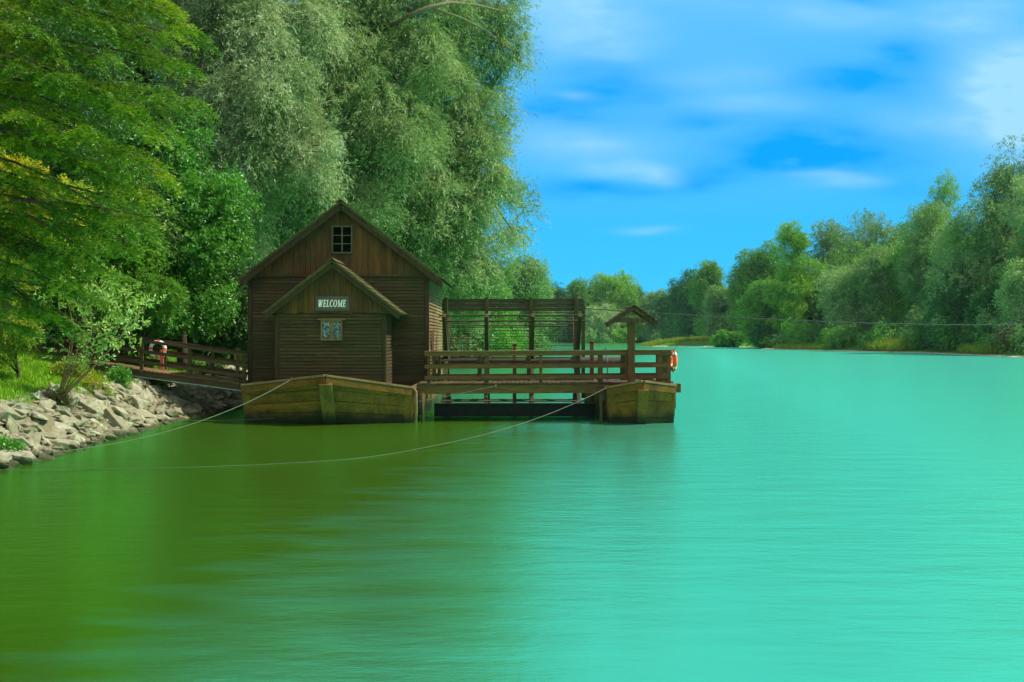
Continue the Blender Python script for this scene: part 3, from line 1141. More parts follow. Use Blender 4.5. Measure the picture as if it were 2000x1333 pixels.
# ------------------------------------------------------------------ roofed post
YP = 34.48
pt = at(1233, 628, YP)
sp = thing('roofed_post', 'wooden post with a small open gable roof standing on the walkway', 'roofed post', (pt.x, YP, 1.3))
MB().box((pt.x - .125, YP - .05, wz(pt.x, .04)), (pt.x + .125, YP + .09, pt.z + .1)).build('post', M['post'], sp, bevel=.012)
ap = at(1236, 600, YP); el = at(1185, 634, YP); er = at(1281, 633, YP)
for yy in (YP - .3, YP + .35):
    for e in (el, er):
        MB().beam((ap.x, yy, ap.z - .05), (e.x, yy, e.z - .03), .09, .13).build('rafter', M['shelter'], sp, bevel=.008)
    MB().beam((at(1205, 0, YP).x, yy + .06, pt.z + .03), (at(1264, 0, YP).x, yy + .06, pt.z + .03), .08, .13).build('collar_beam', M['shelter'], sp, bevel=.008)
for e, sgn in ((el, -1), (er, 1)):
    mb = MB()
    n = 6
    for k in range(n):
        s0, s1 = k / n, (k + 1) / n - .01
        a0 = Vector((ap.x, 0, ap.z + .03)).lerp(Vector((e.x, 0, e.z + .03)), s0)
        a1 = Vector((ap.x, 0, ap.z + .03)).lerp(Vector((e.x, 0, e.z + .03)), s1 + .06)
        lift = .025 + R.uniform(0, .03)
        q = []
        ya, yb = YP - .45 + R.uniform(-.05, .05), YP + .5 + R.uniform(-.05, .05)
        for yy in (ya, yb):
            q += [(a0.x, yy, a0.z), (a1.x, yy, a1.z + lift), (a1.x, yy, a1.z + lift + .035), (a0.x, yy, a0.z + .035)]
        mb.hexa(q)
    mb.build('roof_board', M['shelter'], sp)
MB().beam((pt.x, YP - .3, pt.z + .03), (pt.x, YP + .4, pt.z + .03), .1, .11).build('cross_arm', M['shelter'], sp)

# ------------------------------------------------------------------ water wheel
YX = 39.2
xa, xb = at(830, 0, YX).x, at(1222, 0, YX).x
zx = at(0, 707, YX).z
RW = at(0, 581, YX).z - zx
wh = thing('water_wheel', 'wide wooden paddle wheel with eight arms turning between the barges', 'water wheel', ((xa + xb) / 2, YX, zx))
MB().tube([(xa, YX, zx), (xa + .1, YX, zx), (xb - .1, YX, zx), (xb, YX, zx)], [.14, .19, .19, .14], 20).build('axle', M['axle'], wh, True)
wx = [at(p_, 0, YX).x for p_ in (872, 951, 1038, 1126)]
for x in wx:
    for k in range(4):
        t = k * math.pi / 4
        d = Vector((0, math.sin(t), math.cos(t)))
        dx = (k - 1.5) * .012
        MB().beam(Vector((x + dx, YX, zx)) - d * RW, Vector((x + dx, YX, zx)) + d * RW, .20, .14, (1, 0, 0)).build('arm', M['wheel'], wh, bevel=.012)
    MB().tube([(x - .16, YX, zx), (x + .16, YX, zx)], .27, 18).build('hub_ring', M['wheel'], wh)
px0, px1 = at(864, 0, YX).x, at(1139, 0, YX).x
for k in range(8):
    t = k * math.pi / 4
    d = Vector((0, math.sin(t), math.cos(t)))
    n_ = Vector((0, math.cos(t), -math.sin(t)))
    mb = MB()
    for r0, w in (((RW - .14, .16), (RW - .31, .16), (RW - .47, .14)) if k % 2 == 0 else ((RW - .12, .07), (RW - .40, .06))):
        c = Vector((0, YX, zx)) + d * r0 + n_ * .10
        mb.beam((px0 + R.uniform(-.04, .04), c.y, c.z), (px1 + R.uniform(-.04, .04), c.y, c.z), .035, w, d)
    mb.build('paddle', M['paddle'], wh)
for xa_, xb_ in zip(wx[:-1], wx[1:]):                   # thin laths between the arms, above the axle
    mb = MB()
    z = at(0, 692, YX).z
    while z < at(0, 612, YX).z:
        dz = R.uniform(-.012, .012)
        mb.box((xa_ + .075, YX - .012, z + dz), (xb_ - .075, YX + .012, z + dz + R.choice((.012, .018, .028))))
        z += R.uniform(.075, .12)
    mb.build('lath_screen', M['paddle'], wh)
for s, x in ((0, xa + .06), (1, xb - .06)):
    bz = thing('bearing_block', 'dark timber bearing block holding the wheel axle at the ' + ('house' if s == 0 else 'outer barge') + ' end', 'bearing block', (x, YX, 1.2), 'bearing blocks of the wheel')
    MB().box((x - .12, YX - .4, 1.1), (x + .12, YX + .4, zx - .2)).build('block', M['wheel'], bz, bevel=.02)
    for q in (-.33, .33):
        MB().box((x - .1, YX + q - .07, zx - .2), (x + .1, YX + q + .07, zx + .3)).build('cheek', M['wheel'], bz, bevel=.015)
# cross beams that hold the barges together behind the wheel
for px_, yy in ((0, 43.4),):
    tb = thing('tie_beam', 'low timber tie beam joining both barges behind the wheel', 'beam', (0, yy, 1.0))
    MB().box((c2.x - .4, yy - .1, .95), (d2.x, yy + .1, 1.2)).build('timber', M['rail'], tb, bevel=.01)
    for x_ in (c2.x + .05, d0.x + .25):
        MB().box((x_ - .07, yy - .13, .85), (x_ + .07, yy - .103, 1.25)).build('strap', M['iron'], tb)

# ------------------------------------------------------------------ life rings
c = at(1314, 705, 35.0)
c.x = rr + .13
lb = thing('lifebuoy', 'orange lifebuoy hung edge on at the outer end of the walkway rail', 'lifebuoy', c, 'lifebuoys')
MB().torus(c, (1, .12, 0), .285, .085, 40, 12).build('ring', M['orange'], lb, True)
for k in range(4):
    a_ = k * math.pi / 2 + .75
    MB().torus(c, (1, .12, 0), .285, .088, 6, 12, a_ - .13, a_ + .13).build('band', M['white'], lb, True)
MB().torus(c, (1, .12, 0), .385, .012, 40, 6).build('grab_line', M['rope'], lb, True)
MB().tube([c + Vector((-.12, 0, .3)), c + Vector((.02, 0, .38)), c + Vector((.14, 0, .48))], .015, 6).build('hook', M['iron'], lb)

# ------------------------------------------------------------------ gangway to the bank
YG = 36.4
g0 = at(486, 752, YG); g1 = at(60, 694, YG)
gw = thing('gangway', 'sloping wooden gangway with railings leading from the bank to the mill', 'gangway', ((g0.x + g1.x) / 2, YG + .7, (g0.z + g1.z) / 2 - .3))
def gp(f, y=YG, dz=0.0):
    v = g0.lerp(g1, f)
    return Vector((v.x, y, v.z + dz))
for yy in (YG, YG + 1.4):
    MB().beam(gp(0, yy, -.13), gp(1, yy, -.13), .10, .20).build('stringer', M['gang'], gw, bevel=.01)
    MB().beam(gp(0, yy, -.25), gp(1, yy, -.25), .15, .035).build('steel_flange', M['steel'], gw)
mb = MB()
n = 52
for k in range(n):
    a_, b_ = gp(k / n + .001), gp((k + 1) / n - .002)
    dz = R.uniform(0, .008)
    q = []
    for z in (-.02 + dz, .02 + dz):
        q += [(a_.x, YG - .09, a_.z + z), (b_.x, YG - .09, b_.z + z), (b_.x, YG + 1.49, b_.z + z), (a_.x, YG + 1.49, a_.z + z)]
    mb.hexa(q)
mb.build('deck', M['rim'], gw)
for yy, o in ((YG - .04, 1), (YG + 1.45, -1)):
    for dz, h in ((1.08, .11), (.70, .12), (.30, .12)):
        MB().beam(gp(.005, yy - o * .055, dz), gp(1, yy - o * .055, dz), .04, h).build('rail', M['gang'], gw, bevel=.006)
    for f in ((.02, .05, .27, .49, .72, .95) if o > 0 else (.035, .22, .45, .68, .92)):
        v = gp(f, yy)
        MB().box((v.x - .065, yy - .03, v.z - .25), (v.x + .065, yy + .05, v.z + 1.12)).build('post', M['gangpost'], gw, bevel=.006)
for px_, lean in ((272, .15),):
    v = gp((g0.x - at(px_, 0, YG).x) / (g0.x - g1.x), YG + .1, -.27)
    e = Vector((v.x + .22, v.y + .1, gz(v.x + .2, v.y) - .3))
    MB().beam(v, e, .19, .19, (0, 1, 0)).build('support_post', M['gangpost'], gw, bevel=.015)
    v2 = v + Vector((0, 1.2, 0)); e2 = Vector((v2.x + .1, v2.y, gz(v2.x, v2.y) - .3))
    MB().beam(v2, e2, .19, .19, (0, 1, 0)).build('support_post', M['gangpost'], gw, bevel=.015)

c = at(308, 682, YG + 1.32)
lr = thing('lifebuoy', 'white lifebuoy with faded red strap hung on the far gangway railing', 'lifebuoy', c, 'lifebuoys')
for k in range(4):
    MB().torus(c, (0, 1, 0), .27, .075, 9, 10, k * math.pi / 2 + .3, k * math.pi / 2 + 1.45).build('ring', M['white'], lr, True)
    MB().torus(c, (0, 1, 0), .27, .078, 4, 10, k * math.pi / 2 - .12, k * math.pi / 2 + .3).build('band', M['red'], lr, True)
mb = MB()
for k in range(5):
    z = c.z - .02 - k * .15
    w = .075 + .012 * math.sin(k * 2)
    mb.hexa([(c.x + .2 - w, c.y - .13, z - .148), (c.x + .2 + w, c.y - .13, z - .148), (c.x + .2 + w, c.y - .09, z - .148), (c.x + .2 - w, c.y - .09, z - .148),
             (c.x + .2 - w * .9, c.y - .13, z), (c.x + .2 + w * .9, c.y - .13, z), (c.x + .2 + w * .9, c.y - .09, z), (c.x + .2 - w * .9, c.y - .09, z)])
mb.build('strap', M['red'], lr)

# ------------------------------------------------------------------ ropes and cable
def rope(name, label, pts, r, sag, mat, cat, n=26):
    p0, p1 = Vector(pts[0]), Vector(pts[1])
    P = []
    for k in range(n + 1):
        t = k / n
        v = p0.lerp(p1, t)
        v.z -= sag * 4 * t * (1 - t)
        P.append(v)
    mb = MB().tube(P, r, 8)
    for e in (P[0],):
        mb.torus(e + Vector((0, -.02, 0)), (1, .4, .2), .06, r * .9, 12, 6)
    o = mb.build(name, mat, None, True)
    return tag(o, label, cat, 'mooring ropes' if cat == 'rope' else None)


def polyrope(label, pts, r):
    # smooth (Catmull-Rom) line through the points, with a loop at the boat end
    V = [Vector(p) for p in pts]
    P = []
    for i in range(len(V) - 1):
        a_, b_, c_, d_ = V[max(i - 1, 0)], V[i], V[i + 1], V[min(i + 2, len(V) - 1)]
        for k in range(8):
            t = k / 8
            P.append(.5 * ((2 * b_) + (c_ - a_) * t + (2 * a_ - 5 * b_ + 4 * c_ - d_) * t * t + (3 * b_ - a_ - 3 * c_ + d_) * t ** 3))
    P.append(V[-1])
    mb = MB().tube(P, [r * (1 - .6 * k / (len(P) - 1)) for k in range(len(P))], 8)
    mb.torus(P[0] + Vector((0, -.02, 0)), (1, .4, .2), .06, r * .9, 12, 6)
    return tag(mb.build('mooring_rope', M['rope'], None, True), label, 'rope', 'mooring ropes')


def sagged(p0, p1, sag, n=10):
    p0 = Vector(p0); p1 = Vector(p1)
    return [p0.lerp(p1, k / n) - Vector((0, 0, sag * 4 * (k / n) * (1 - k / n))) for k in range(n + 1)]


polyrope('pale mooring rope slanting from the big bow down left to the stony bank', sagged(at(570, 741, 33.1), (-12.3, 21.5, .35), .70), .014)
polyrope('pale mooring rope sagging from the walkway beam across the large bow', sagged(at(968, 754, 34.2), (-12.0, 33.6, .12), .38), .014)
polyrope('pale mooring rope running from the narrow bow down and along the water to the left', sagged(at(1186, 757, 33.7), at(872, 866, 26.7), .2, 8) + [Vector((at(760, 0, 24.7).x, 24.7, .014)), Vector((at(640, 0, 23.4).x, 23.4, .010)),
         Vector((at(400, 0, 22.3).x, 22.3, .008)), Vector((at(180, 0, 21.9).x, 21.9, .006)), Vector((-11.4, 21.3, .1)), Vector((-12.4, 21.1, .5))], .011)
P0 = at(1139, 603, 44.5); P1 = Vector((78, 120, 4.2 + .0))
P1 = at(2090, 629, 110)
lineo = MB()
pts = []
for k in range(40):
    t = k / 39
    v = P0.lerp(P1, t)
    v.z -= .5 * 4 * t * (1 - t)
    pts.append(v)
lineo.tube(pts, [.02 + .035 * k / 39 for k in range(40)], 6)
tag(lineo.build('steel_cable', M['cable'], None, True), 'thin dark steel cable stretched over the river to the wooded bank', 'cable')
cp = thing('cable_mast', 'dark timber mast behind the wheel that carries the river cable', 'mast', (P0.x, 44.5, 1))
MB().box((P0.x - .08, 44.42, .2), (P0.x + .08, 44.58, P0.z + .12)).build('mast_pole', M['wheel'], cp)

# ================================================================== stones, grass
rng = np.random.default_rng(21)


def stone_mesh(k):
    bm = bmesh.new()
    r = np.random.default_rng(100 + k)
    n = 13
    pts = r.uniform(-1, 1, (n, 3))
    pts /= np.maximum(np.abs(pts).max(1, keepdims=True), .55)
    pts *= np.array([.52, .38, .20]) * r.uniform(.75, 1.15, 3)
    for p in pts:
        bm.verts.new(p)
    bmesh.ops.convex_hull(bm, input=bm.verts)
    for v in [v for v in bm.verts if not v.link_faces]:
        bm.verts.remove(v)
    bmesh.ops.bevel(bm, geom=list(bm.edges), offset=.018, segments=1, affect='EDGES')
    me = bpy.data.meshes.new('riprap_stone')
    bm.to_mesh(me)
    bm.free()
    me.materials.append(M['stone'])
    return me


SM = [stone_mesh(k) for k in range(14)]
stones = []
tries = 0
while len(stones) < 296 and tries < 40000:
    tries += 1
    y = rng.uniform(19.5, 50)
    d = rng.uniform(-.25, 2.05 + .25 * math.sin(y * 1.3))
    x = np.interp(y, LB[:, 0], LB[:, 1]) - d
    s = rng.uniform(.36, .85) if y < 32 else rng.uniform(.45, .9)
    if any((x - q[0]) ** 2 + (y - q[1]) ** 2 < (.26 * (s + q[2])) ** 2 for q in stones):
        continue
    stones.append((x, y, s))
for i, (x, y, s) in enumerate(stones):
    o = bpy.data.objects.new('riprap_stone', SM[i % len(SM)])
    C.objects.link(o)
    o.location = (x, y, gz(x, y) + .04 * s)
    o.rotation_euler = (rng.normal(0, .22), .55 + rng.normal(0, .28), rng.uniform(0, 6.28) if rng.random() < .5 else rng.normal(1.2, .5))
    # tilt follows the slope: rotate about the bank line after the free spin
    o.rotation_euler = (Matrix.Rotation(.45 + rng.normal(0, .25), 3, 'Y') @ Matrix.Rotation(rng.normal(0, .22), 3, 'X') @ Matrix.Rotation(rng.uniform(0, 6.28), 3, 'Z')).to_euler()
    o.scale = (s * rng.uniform(.9, 1.25), s, s * rng.uniform(.8, 1.3))
    tag(o, 'pale angular riprap stone lying on the left river bank below the grass', 'stone', 'riprap stones on the left bank')
# small rubble between them
rb = MB()
for k in range(1500):
    y = rng.uniform(19, 51)
    d = rng.uniform(-.2, 2.15)
    x = np.interp(y, LB[:, 0], LB[:, 1]) - d
    z = gz(x, y)
    me_ = SM[k % len(SM)]
    s = rng.uniform(.2, .5)
    mt = Matrix.Rotation(rng.uniform(0, 6.28), 3, 'Z') @ Matrix.Rotation(rng.uniform(-.8, .8), 3, 'X')
    b0 = len(rb.v)
    for v in me_.vertices:
        w = mt @ (v.co * s)
        rb.v.append((w.x + x, w.y + y, w.z + z))
    for p in me_.polygons:
        rb.f.append(tuple(b0 + i for i in p.vertices))
tag(rb.build('rubble', M['stone']), kind='stuff')


def nrm(a):
    return a / np.maximum(np.linalg.norm(a, axis=-1, keepdims=True), 1e-9)


def leaf_quads(p, ld, side, ln, w):
    """diamond leaves: base, right, tip, left"""
    m = p + ld * (ln * .45)[:, None]
    q = np.stack([p, m + side * (w / 2)[:, None], p + ld * ln[:, None], m - side * (w / 2)[:, None]], 1)
    return q


def blades(n, yr, dr, ln, w, rng, bank='L'):
    y = rng.uniform(*yr, n)
    d = rng.uniform(*dr, n)
    if bank == 'L':
        x = np.interp(y, LB[:, 0], LB[:, 1]) - d
    else:
        x = np.interp(y, RB[:, 0], RB[:, 1]) + d
    z = ground(x, y) - .02
    p = np.stack([x, y, z], 1)
    ld = nrm(np.stack([rng.normal(0, .35, n), rng.normal(0, .35, n), np.ones(n)], 1))
    sd_ = nrm(np.cross(ld, rng.normal(0, 1, (n, 3))))
    l = ln * rng.uniform(.5, 1.3, n)
    return leaf_quads(p, ld, sd_, l, np.full(n, w))


M['grass'] = leafmat('grass_blade', (0.14, 0.34, 0.006), (0.26, 0.46, 0.010), (0.10, 0.28, 0.006), .4, .8)
M['reed'] = leafmat('reed_blade', (0.18, 0.27, 0.015), (0.27, 0.31, 0.025), (0.13, 0.24, 0.015), .3, .15)
g = quads_object('grass', np.concatenate([blades(60000, (17, 36), (1.75, 8), .16, .022, rng), blades(26000, (30, 56), (1.9, 9), .22, .04, rng)]), M['grass'])
tag(g, kind='stuff')
g = quads_object('reeds', np.concatenate([blades(9000, (334, 352), (.2, 30), 1.3, .22, rng, 'R'), blades(2500, (226, 250), (1.0, 4), 1.0, .2, rng, 'R'),
                                          blades(2500, (196, 208), (1.0, 5), 2.2, .15, rng, 'R'), blades(1500, (160, 172), (1.0, 4), 1.6, .12, rng, 'R')]), M['reed'])
tag(g, kind='stuff')


# ================================================================== trees
def puff(lobes, rng, n, f):
    """break every lobe of a crown into smaller billows on its surface"""
    r = []
    for q in lobes:
        c, R3 = np.array(q[:3], float), np.array(q[3:], float)
        for _ in range(n):
            d = rng.normal(0, 1, 3)
            d /= np.linalg.norm(d)
            s = f * rng.uniform(.7, 1.25)
            r.append(tuple(c + d * R3 * (1.02 - s * .85)) + tuple(R3 * s))
    return r


def foliage(rng, lobes, nclump, ntwig, nleaf, L, droop, ln, w, shell=.5, gap=.35, spread=.5, along=.7, gs=1.0, up=.1, thin=.12, puffs=(9, .36)):
    """twigs with leaves grown from clumps spread through the lobes of a crown"""
    lo = np.asarray(puff(lobes, rng, *puffs) if puffs else lobes, float)
    wt = (lo[:, 3] * lo[:, 4] + lo[:, 4] * lo[:, 5] + lo[:, 3] * lo[:, 5])
    k = rng.choice(len(lo), nclump * 2, p=wt / wt.sum())
    dr = nrm(rng.normal(0, 1, (nclump * 2, 3)))
    r = 1 - (1 - shell) * rng.random(nclump * 2) ** 1.4
    c = lo[k, :3] + dr * r[:, None] * lo[k, 3:]
    # drop what is buried deep in another lobe, and open gaps with slow noise
    inside = np.zeros(len(c), bool)
    for q in lo:
        inside |= (((c - q[:3]) / (q[3:] * (shell * .85))) ** 2).sum(1) < 1
    ph = rng.uniform(0, 6.28, 9)
    nz = sum(np.sin(c[:, i % 3] * f * gs + c[:, (i + 1) % 3] * f * .7 * gs + ph[i]) for i, f in enumerate((.9, 1.1, .8, 1.9, 2.2, 1.7, 3.6, 4.1, 3.2))) / 9 * 1.6
    keep = ~inside & (nz > -1 + 2 * gap - .55)
    c, dr, k = c[keep][:nclump], dr[keep][:nclump], k[keep][:nclump]
    out = nrm(dr / lo[k, 3:] * lo[k, 3:].mean(1, keepdims=True))
    n = len(c)
    c2 = np.repeat(c, ntwig, 0); o2 = np.repeat(out, ntwig, 0)
    d = nrm(o2 * .8 + rng.normal(0, spread, o2.shape) + np.array([0, 0, up]))
    Lv = L * rng.uniform(.5, 1.3, len(c2))
    st = c2 + rng.normal(0, L * .22, c2.shape)
    c3 = np.repeat(st, nleaf, 0); d3 = np.repeat(d, nleaf, 0); L3 = np.repeat(Lv, nleaf)
    t = rng.random(len(c3)) ** .8
    p = c3 + d3 * (L3 * t)[:, None] + rng.normal(0, L * thin * .5, c3.shape)
    p[:, 2] -= droop * L3 * t ** 2
    tan = d3.copy()
    tan[:, 2] -= 2 * droop * t
    ld = nrm(nrm(tan) * along + rng.normal(0, .55, tan.shape))
    nn = nrm(rng.normal(0, .7, tan.shape) + np.array([0, 0, .7]) + np.repeat(o2, nleaf, 0) * .4)
    sd_ = nrm(np.cross(ld, nn))
    m = len(p)
    return leaf_quads(p, ld, sd_, ln * rng.uniform(.6, 1.35, m), w * rng.uniform(.7, 1.3, m)), c


def bend(a, b, rng, k=5, amt=.12, lift=.1):
    a = np.asarray(a, float); b = np.asarray(b, float)
    L = np.linalg.norm(b - a)
    off = rng.normal(0, amt * L, 3)
    P = []
    for i in range(k + 1):
        t = i / k
        s = math.sin(math.pi * t)
        P.append(a + (b - a) * t + off * s + np.array([0, 0, lift * L * s]))
    return P


def trunk_mesh(rng, base, fork, lobes, clumps, r0, ntw=40, twig_r=.03, nlimb=None):
    mb = MB()
    base = np.asarray(base, float); fork = np.asarray(fork, float)
    P = bend(base - np.array([0, 0, .4]), fork, rng, 6, .03, 0)
    mb.tube(P, [r0 * (1.25 - .7 * i / 6) if i else r0 * 1.5 for i in range(7)], 9)
    lo = np.asarray(lobes, float)
    ends = []
    for q in lo[:nlimb]:
        s = P[rng.integers(3, 7)]
        B = bend(s, q[:3], rng, 5, .06, .06)
        mb.tube(B, [r0 * .5 * (1 - .75 * i / 5) for i in range(6)], 6)
        ends.append((B[3], B[4], B[5]))
    if len(clumps) and ends:
        mids = np.array([e[j] for e in ends for j in (0, 1, 2)])
        for i in rng.choice(len(clumps), min(ntw, len(clumps)), replace=False):
            c = clumps[i]
            s = mids[np.argmin(((mids - c) ** 2).sum(1))]
            B = bend(s, c, rng, 4, .08, .05)
            mb.tube(B, [twig_r * (1.4 - 1.1 * j / 4) for j in range(5)], 4, False)
    return mb


def tree(name, label, cat, base, lobes, fol, leaf_mat, trunk_mat, r0, fork, seed, ntw=60, twig_r=.03, group=None, nlimb=None, parts=('trunk', 'crown')):
    rg = np.random.default_rng(seed)
    q, c = foliage(rg, lobes, **fol)
    t = thing(name, label, cat, base, group)
    trunk_mesh(rg, base, fork, lobes, c, r0, ntw, twig_r, nlimb).build(parts[0], trunk_mat, t, True)
    quads_object(parts[1], q, leaf_mat, t)
    return t


def lobes_px(L):
    """(px, py, Y, half width px, half height px, depth m) -> world ellipsoids"""
    r = []
    for px, py, Y, rx, rz, ry in L:
        v = at(px, py, Y)
        r.append((v.x, v.y, v.z, rx / F * Y, ry, rz / F * Y))
    return r


def base_at(x, y):
    return Vector((x, y, gz(x, y)))


M['trunk_mid'] = wood('brown_bark', (0.11, 0.085, 0.05), (0.15, 0.115, 0.07), 'z')
LM = {}
LM['willow'] = leafmat('silver_willow_leaf', (0.18, 0.27, 0.115), (0.42, 0.49, 0.29), (0.12, 0.22, 0.065), .35, .35)
LM['willow2'] = leafmat('green_willow_leaf', (0.14, 0.245, 0.08), (0.34, 0.43, 0.20), (0.09, 0.20, 0.045), .35, .35)
LM['feather'] = leafmat('yellow_green_needle', (0.032, 0.105, 0.002), (0.105, 0.215, 0.003), (0.24, 0.32, 0.003), .45, .55)
LM['ash'] = leafmat('bright_green_leaf', (0.045, 0.21, 0.012), (0.12, 0.34, 0.025), (0.07, 0.26, 0.02), .4, .6, .05)
LM['yellow'] = leafmat('yellow_leaf', (0.36, 0.34, 0.008), (0.55, 0.46, 0.012), (0.13, 0.26, 0.008), .4, .9)
LM['olive'] = leafmat('yellow_olive_leaf', (0.15, 0.235, 0.01), (0.27, 0.33, 0.02), (0.34, 0.33, 0.02), .4, .9)
LM['lime'] = leafmat('light_green_leaf', (0.04, 0.15, 0.006), (0.11, 0.25, 0.01), (0.08, 0.21, 0.006), .4, .7)
LM['sapling'] = leafmat('pale_green_leaf', (0.22, 0.36, 0.06), (0.38, 0.50, 0.15), (0.20, 0.34, 0.03), .4, 1.2, .06)
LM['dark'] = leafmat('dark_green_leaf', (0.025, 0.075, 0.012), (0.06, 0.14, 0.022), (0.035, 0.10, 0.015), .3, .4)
LM['far_grey'] = leafmat('grey_green_far_leaf', (0.10, 0.24, 0.065), (0.23, 0.37, 0.13), (0.09, 0.23, 0.04), .3, .12)
LM['far_pale'] = leafmat('pale_green_far_leaf', (0.18, 0.33, 0.11), (0.31, 0.45, 0.19), (0.16, 0.33, 0.07), .3, .12)
LM['far_green'] = leafmat('mid_green_far_leaf', (0.055, 0.21, 0.022), (0.16, 0.36, 0.04), (0.09, 0.28, 0.018), .3, .12)
LM['far_dark'] = leafmat('deep_green_far_leaf', (0.02, 0.11, 0.022), (0.06, 0.19, 0.035), (0.035, 0.16, 0.022), .3, .12)
LM['far_bright'] = leafmat('fresh_green_far_leaf', (0.13, 0.34, 0.015), (0.24, 0.46, 0.02), (0.10, 0.31, 0.02), .35, .12)
LM['rust'] = leafmat('rust_brown_leaf', (0.20, 0.13, 0.06), (0.28, 0.18, 0.09), (0.17, 0.15, 0.05), .3, .3)
LM['straw'] = leafmat('straw_leaf', (0.42, 0.36, 0.20), (0.50, 0.44, 0.26), (0.36, 0.33, 0.16), .3, .4)

# ---- the silver willows behind the mill
WF = dict(L=1.15, droop=.7, ln=.24, w=.042, shell=.5, gap=.50, spread=.42, along=1.0, up=.35, thin=.08, gs=1.3, puffs=(8, .38))
b = base_at(-15.2, 53)
tree('willow_tree', 'tall silver willow left of the gable with soft drooping sprays', 'willow tree', b,
     lobes_px([(470, 60, 52, 95, 80, 2.6), (420, 190, 52, 80, 95, 2.4), (520, 180, 51, 95, 90, 2.6), (450, 320, 51, 80, 80, 2.2), (560, 290, 51, 85, 85, 2.4),
               (390, 60, 54, 70, 90, 2.4), (380, 330, 54, 60, 90, 2.0), (470, 430, 52, 60, 70, 1.8), (560, 60, 53, 80, 80, 2.4), (480, -60, 53, 110, 80, 3), (370, -60, 54, 90, 80, 2.4)]),
     dict(WF, nclump=1900, ntwig=9, nleaf=14), LM['willow'], M['trunk'], .38, at(455, 330, 53), 31, 160, .035)
b = base_at(-9.6, 60)
tree('willow_tree', 'broad silver green willow rising straight behind the large gable', 'willow tree', b,
     lobes_px([(650, 120, 57, 100, 90, 3), (720, 230, 57, 110, 95, 3), (610, 330, 56, 85, 85, 2.6), (690, 370, 56, 90, 80, 2.6), (780, 130, 58, 100, 90, 3),
               (800, 310, 57, 90, 90, 2.6), (740, 40, 58, 100, 80, 3), (640, 20, 59, 80, 60, 2.6), (560, 420, 57, 70, 60, 2), (740, 420, 57, 90, 70, 2.2), (700, -80, 59, 140, 70, 3.2), (830, -20, 60, 90, 70, 2.8)]),
     dict(WF, nclump=2100, ntwig=9, nleaf=14), LM['willow2'], M['trunk'], .45, at(700, 330, 59), 32, 160, .035)
b = base_at(-7.6, 66)
tree('willow_tree', 'wide green willow leaning out over the river right of the gable', 'willow tree', b,
     lobes_px([(850, 210, 62, 90, 85, 3), (900, 330, 61, 85, 90, 3), (850, 420, 60, 85, 90, 2.6), (930, 440, 61, 70, 75, 2.6), (880, 520, 61, 75, 70, 2.4), (905, 555, 62, 50, 50, 2.0),
               (930, 250, 62, 50, 70, 2.4), (960, 380, 62, 45, 45, 2.2), (950, 530, 62, 40, 50, 2), (800, 480, 60, 60, 60, 2),
               (860, 100, 63, 80, 60, 2.6), (780, 230, 62, 70, 80, 2.6), (905, 585, 64, 55, 40, 2)]),
     dict(WF, nclump=1900, ntwig=9, nleaf=14), LM['willow2'], M['trunk'], .42, at(800, 400, 64), 33, 150, .035)
b = base_at(-8.5, 72)
tree('willow_tree', 'airy arching willow boughs against the sky above the leaning willow', 'willow tree', b,
     lobes_px([(900, 30, 64, 70, 45, 2.2), (965, 40, 64, 50, 40, 1.8), (940, 110, 64, 60, 40, 2), (985, 80, 64, 35, 50, 1.6), (960, 170, 64, 38, 40, 1.6), (985, -10, 64, 45, 40, 2),
               (1015, 390, 64, 36, 26, 1.0), (1000, 450, 64, 30, 25, 1.0), (1010, 100, 64, 26, 50, 1.2), (985, 240, 64, 26, 30, 1.0), (965, 300, 64, 30, 40, 1.2), (870, -50, 65, 90, 50, 2.4)]),
     dict(WF, nclump=750, ntwig=7, nleaf=11, gap=.5), LM['willow2'], M['trunk'], .36, at(830, 130, 66), 34, 90, .045)
lm_ = MB().tube([at(735, 70, 61), at(765, 48, 57.0), at(800, 30, 55.4), at(840, 14, 55.2), at(880, 5, 56.5), at(930, 10, 59.5), at(980, 22, 62), at(1010, 48, 63)], [.17, .15, .13, .115, .10, .08, .06, .03], 8)
lm_.tube([at(840, 14, 55.2), at(900, 35, 57.6), at(950, 60, 60), at(990, 95, 62.5)], [.08, .065, .05, .025], 7)
lm_.tube([at(735, 70, 61), at(715, 140, 63.5), at(722, 260, 66), at(735, 420, 69)], [.18, .22, .28, .34], 8)
lm_.build('limb', M['trunk_mid'], bpy.data.objects['willow_tree.003'], True)
# visible arching limbs belong to that willow: drawn through its lobes by the trunk builder

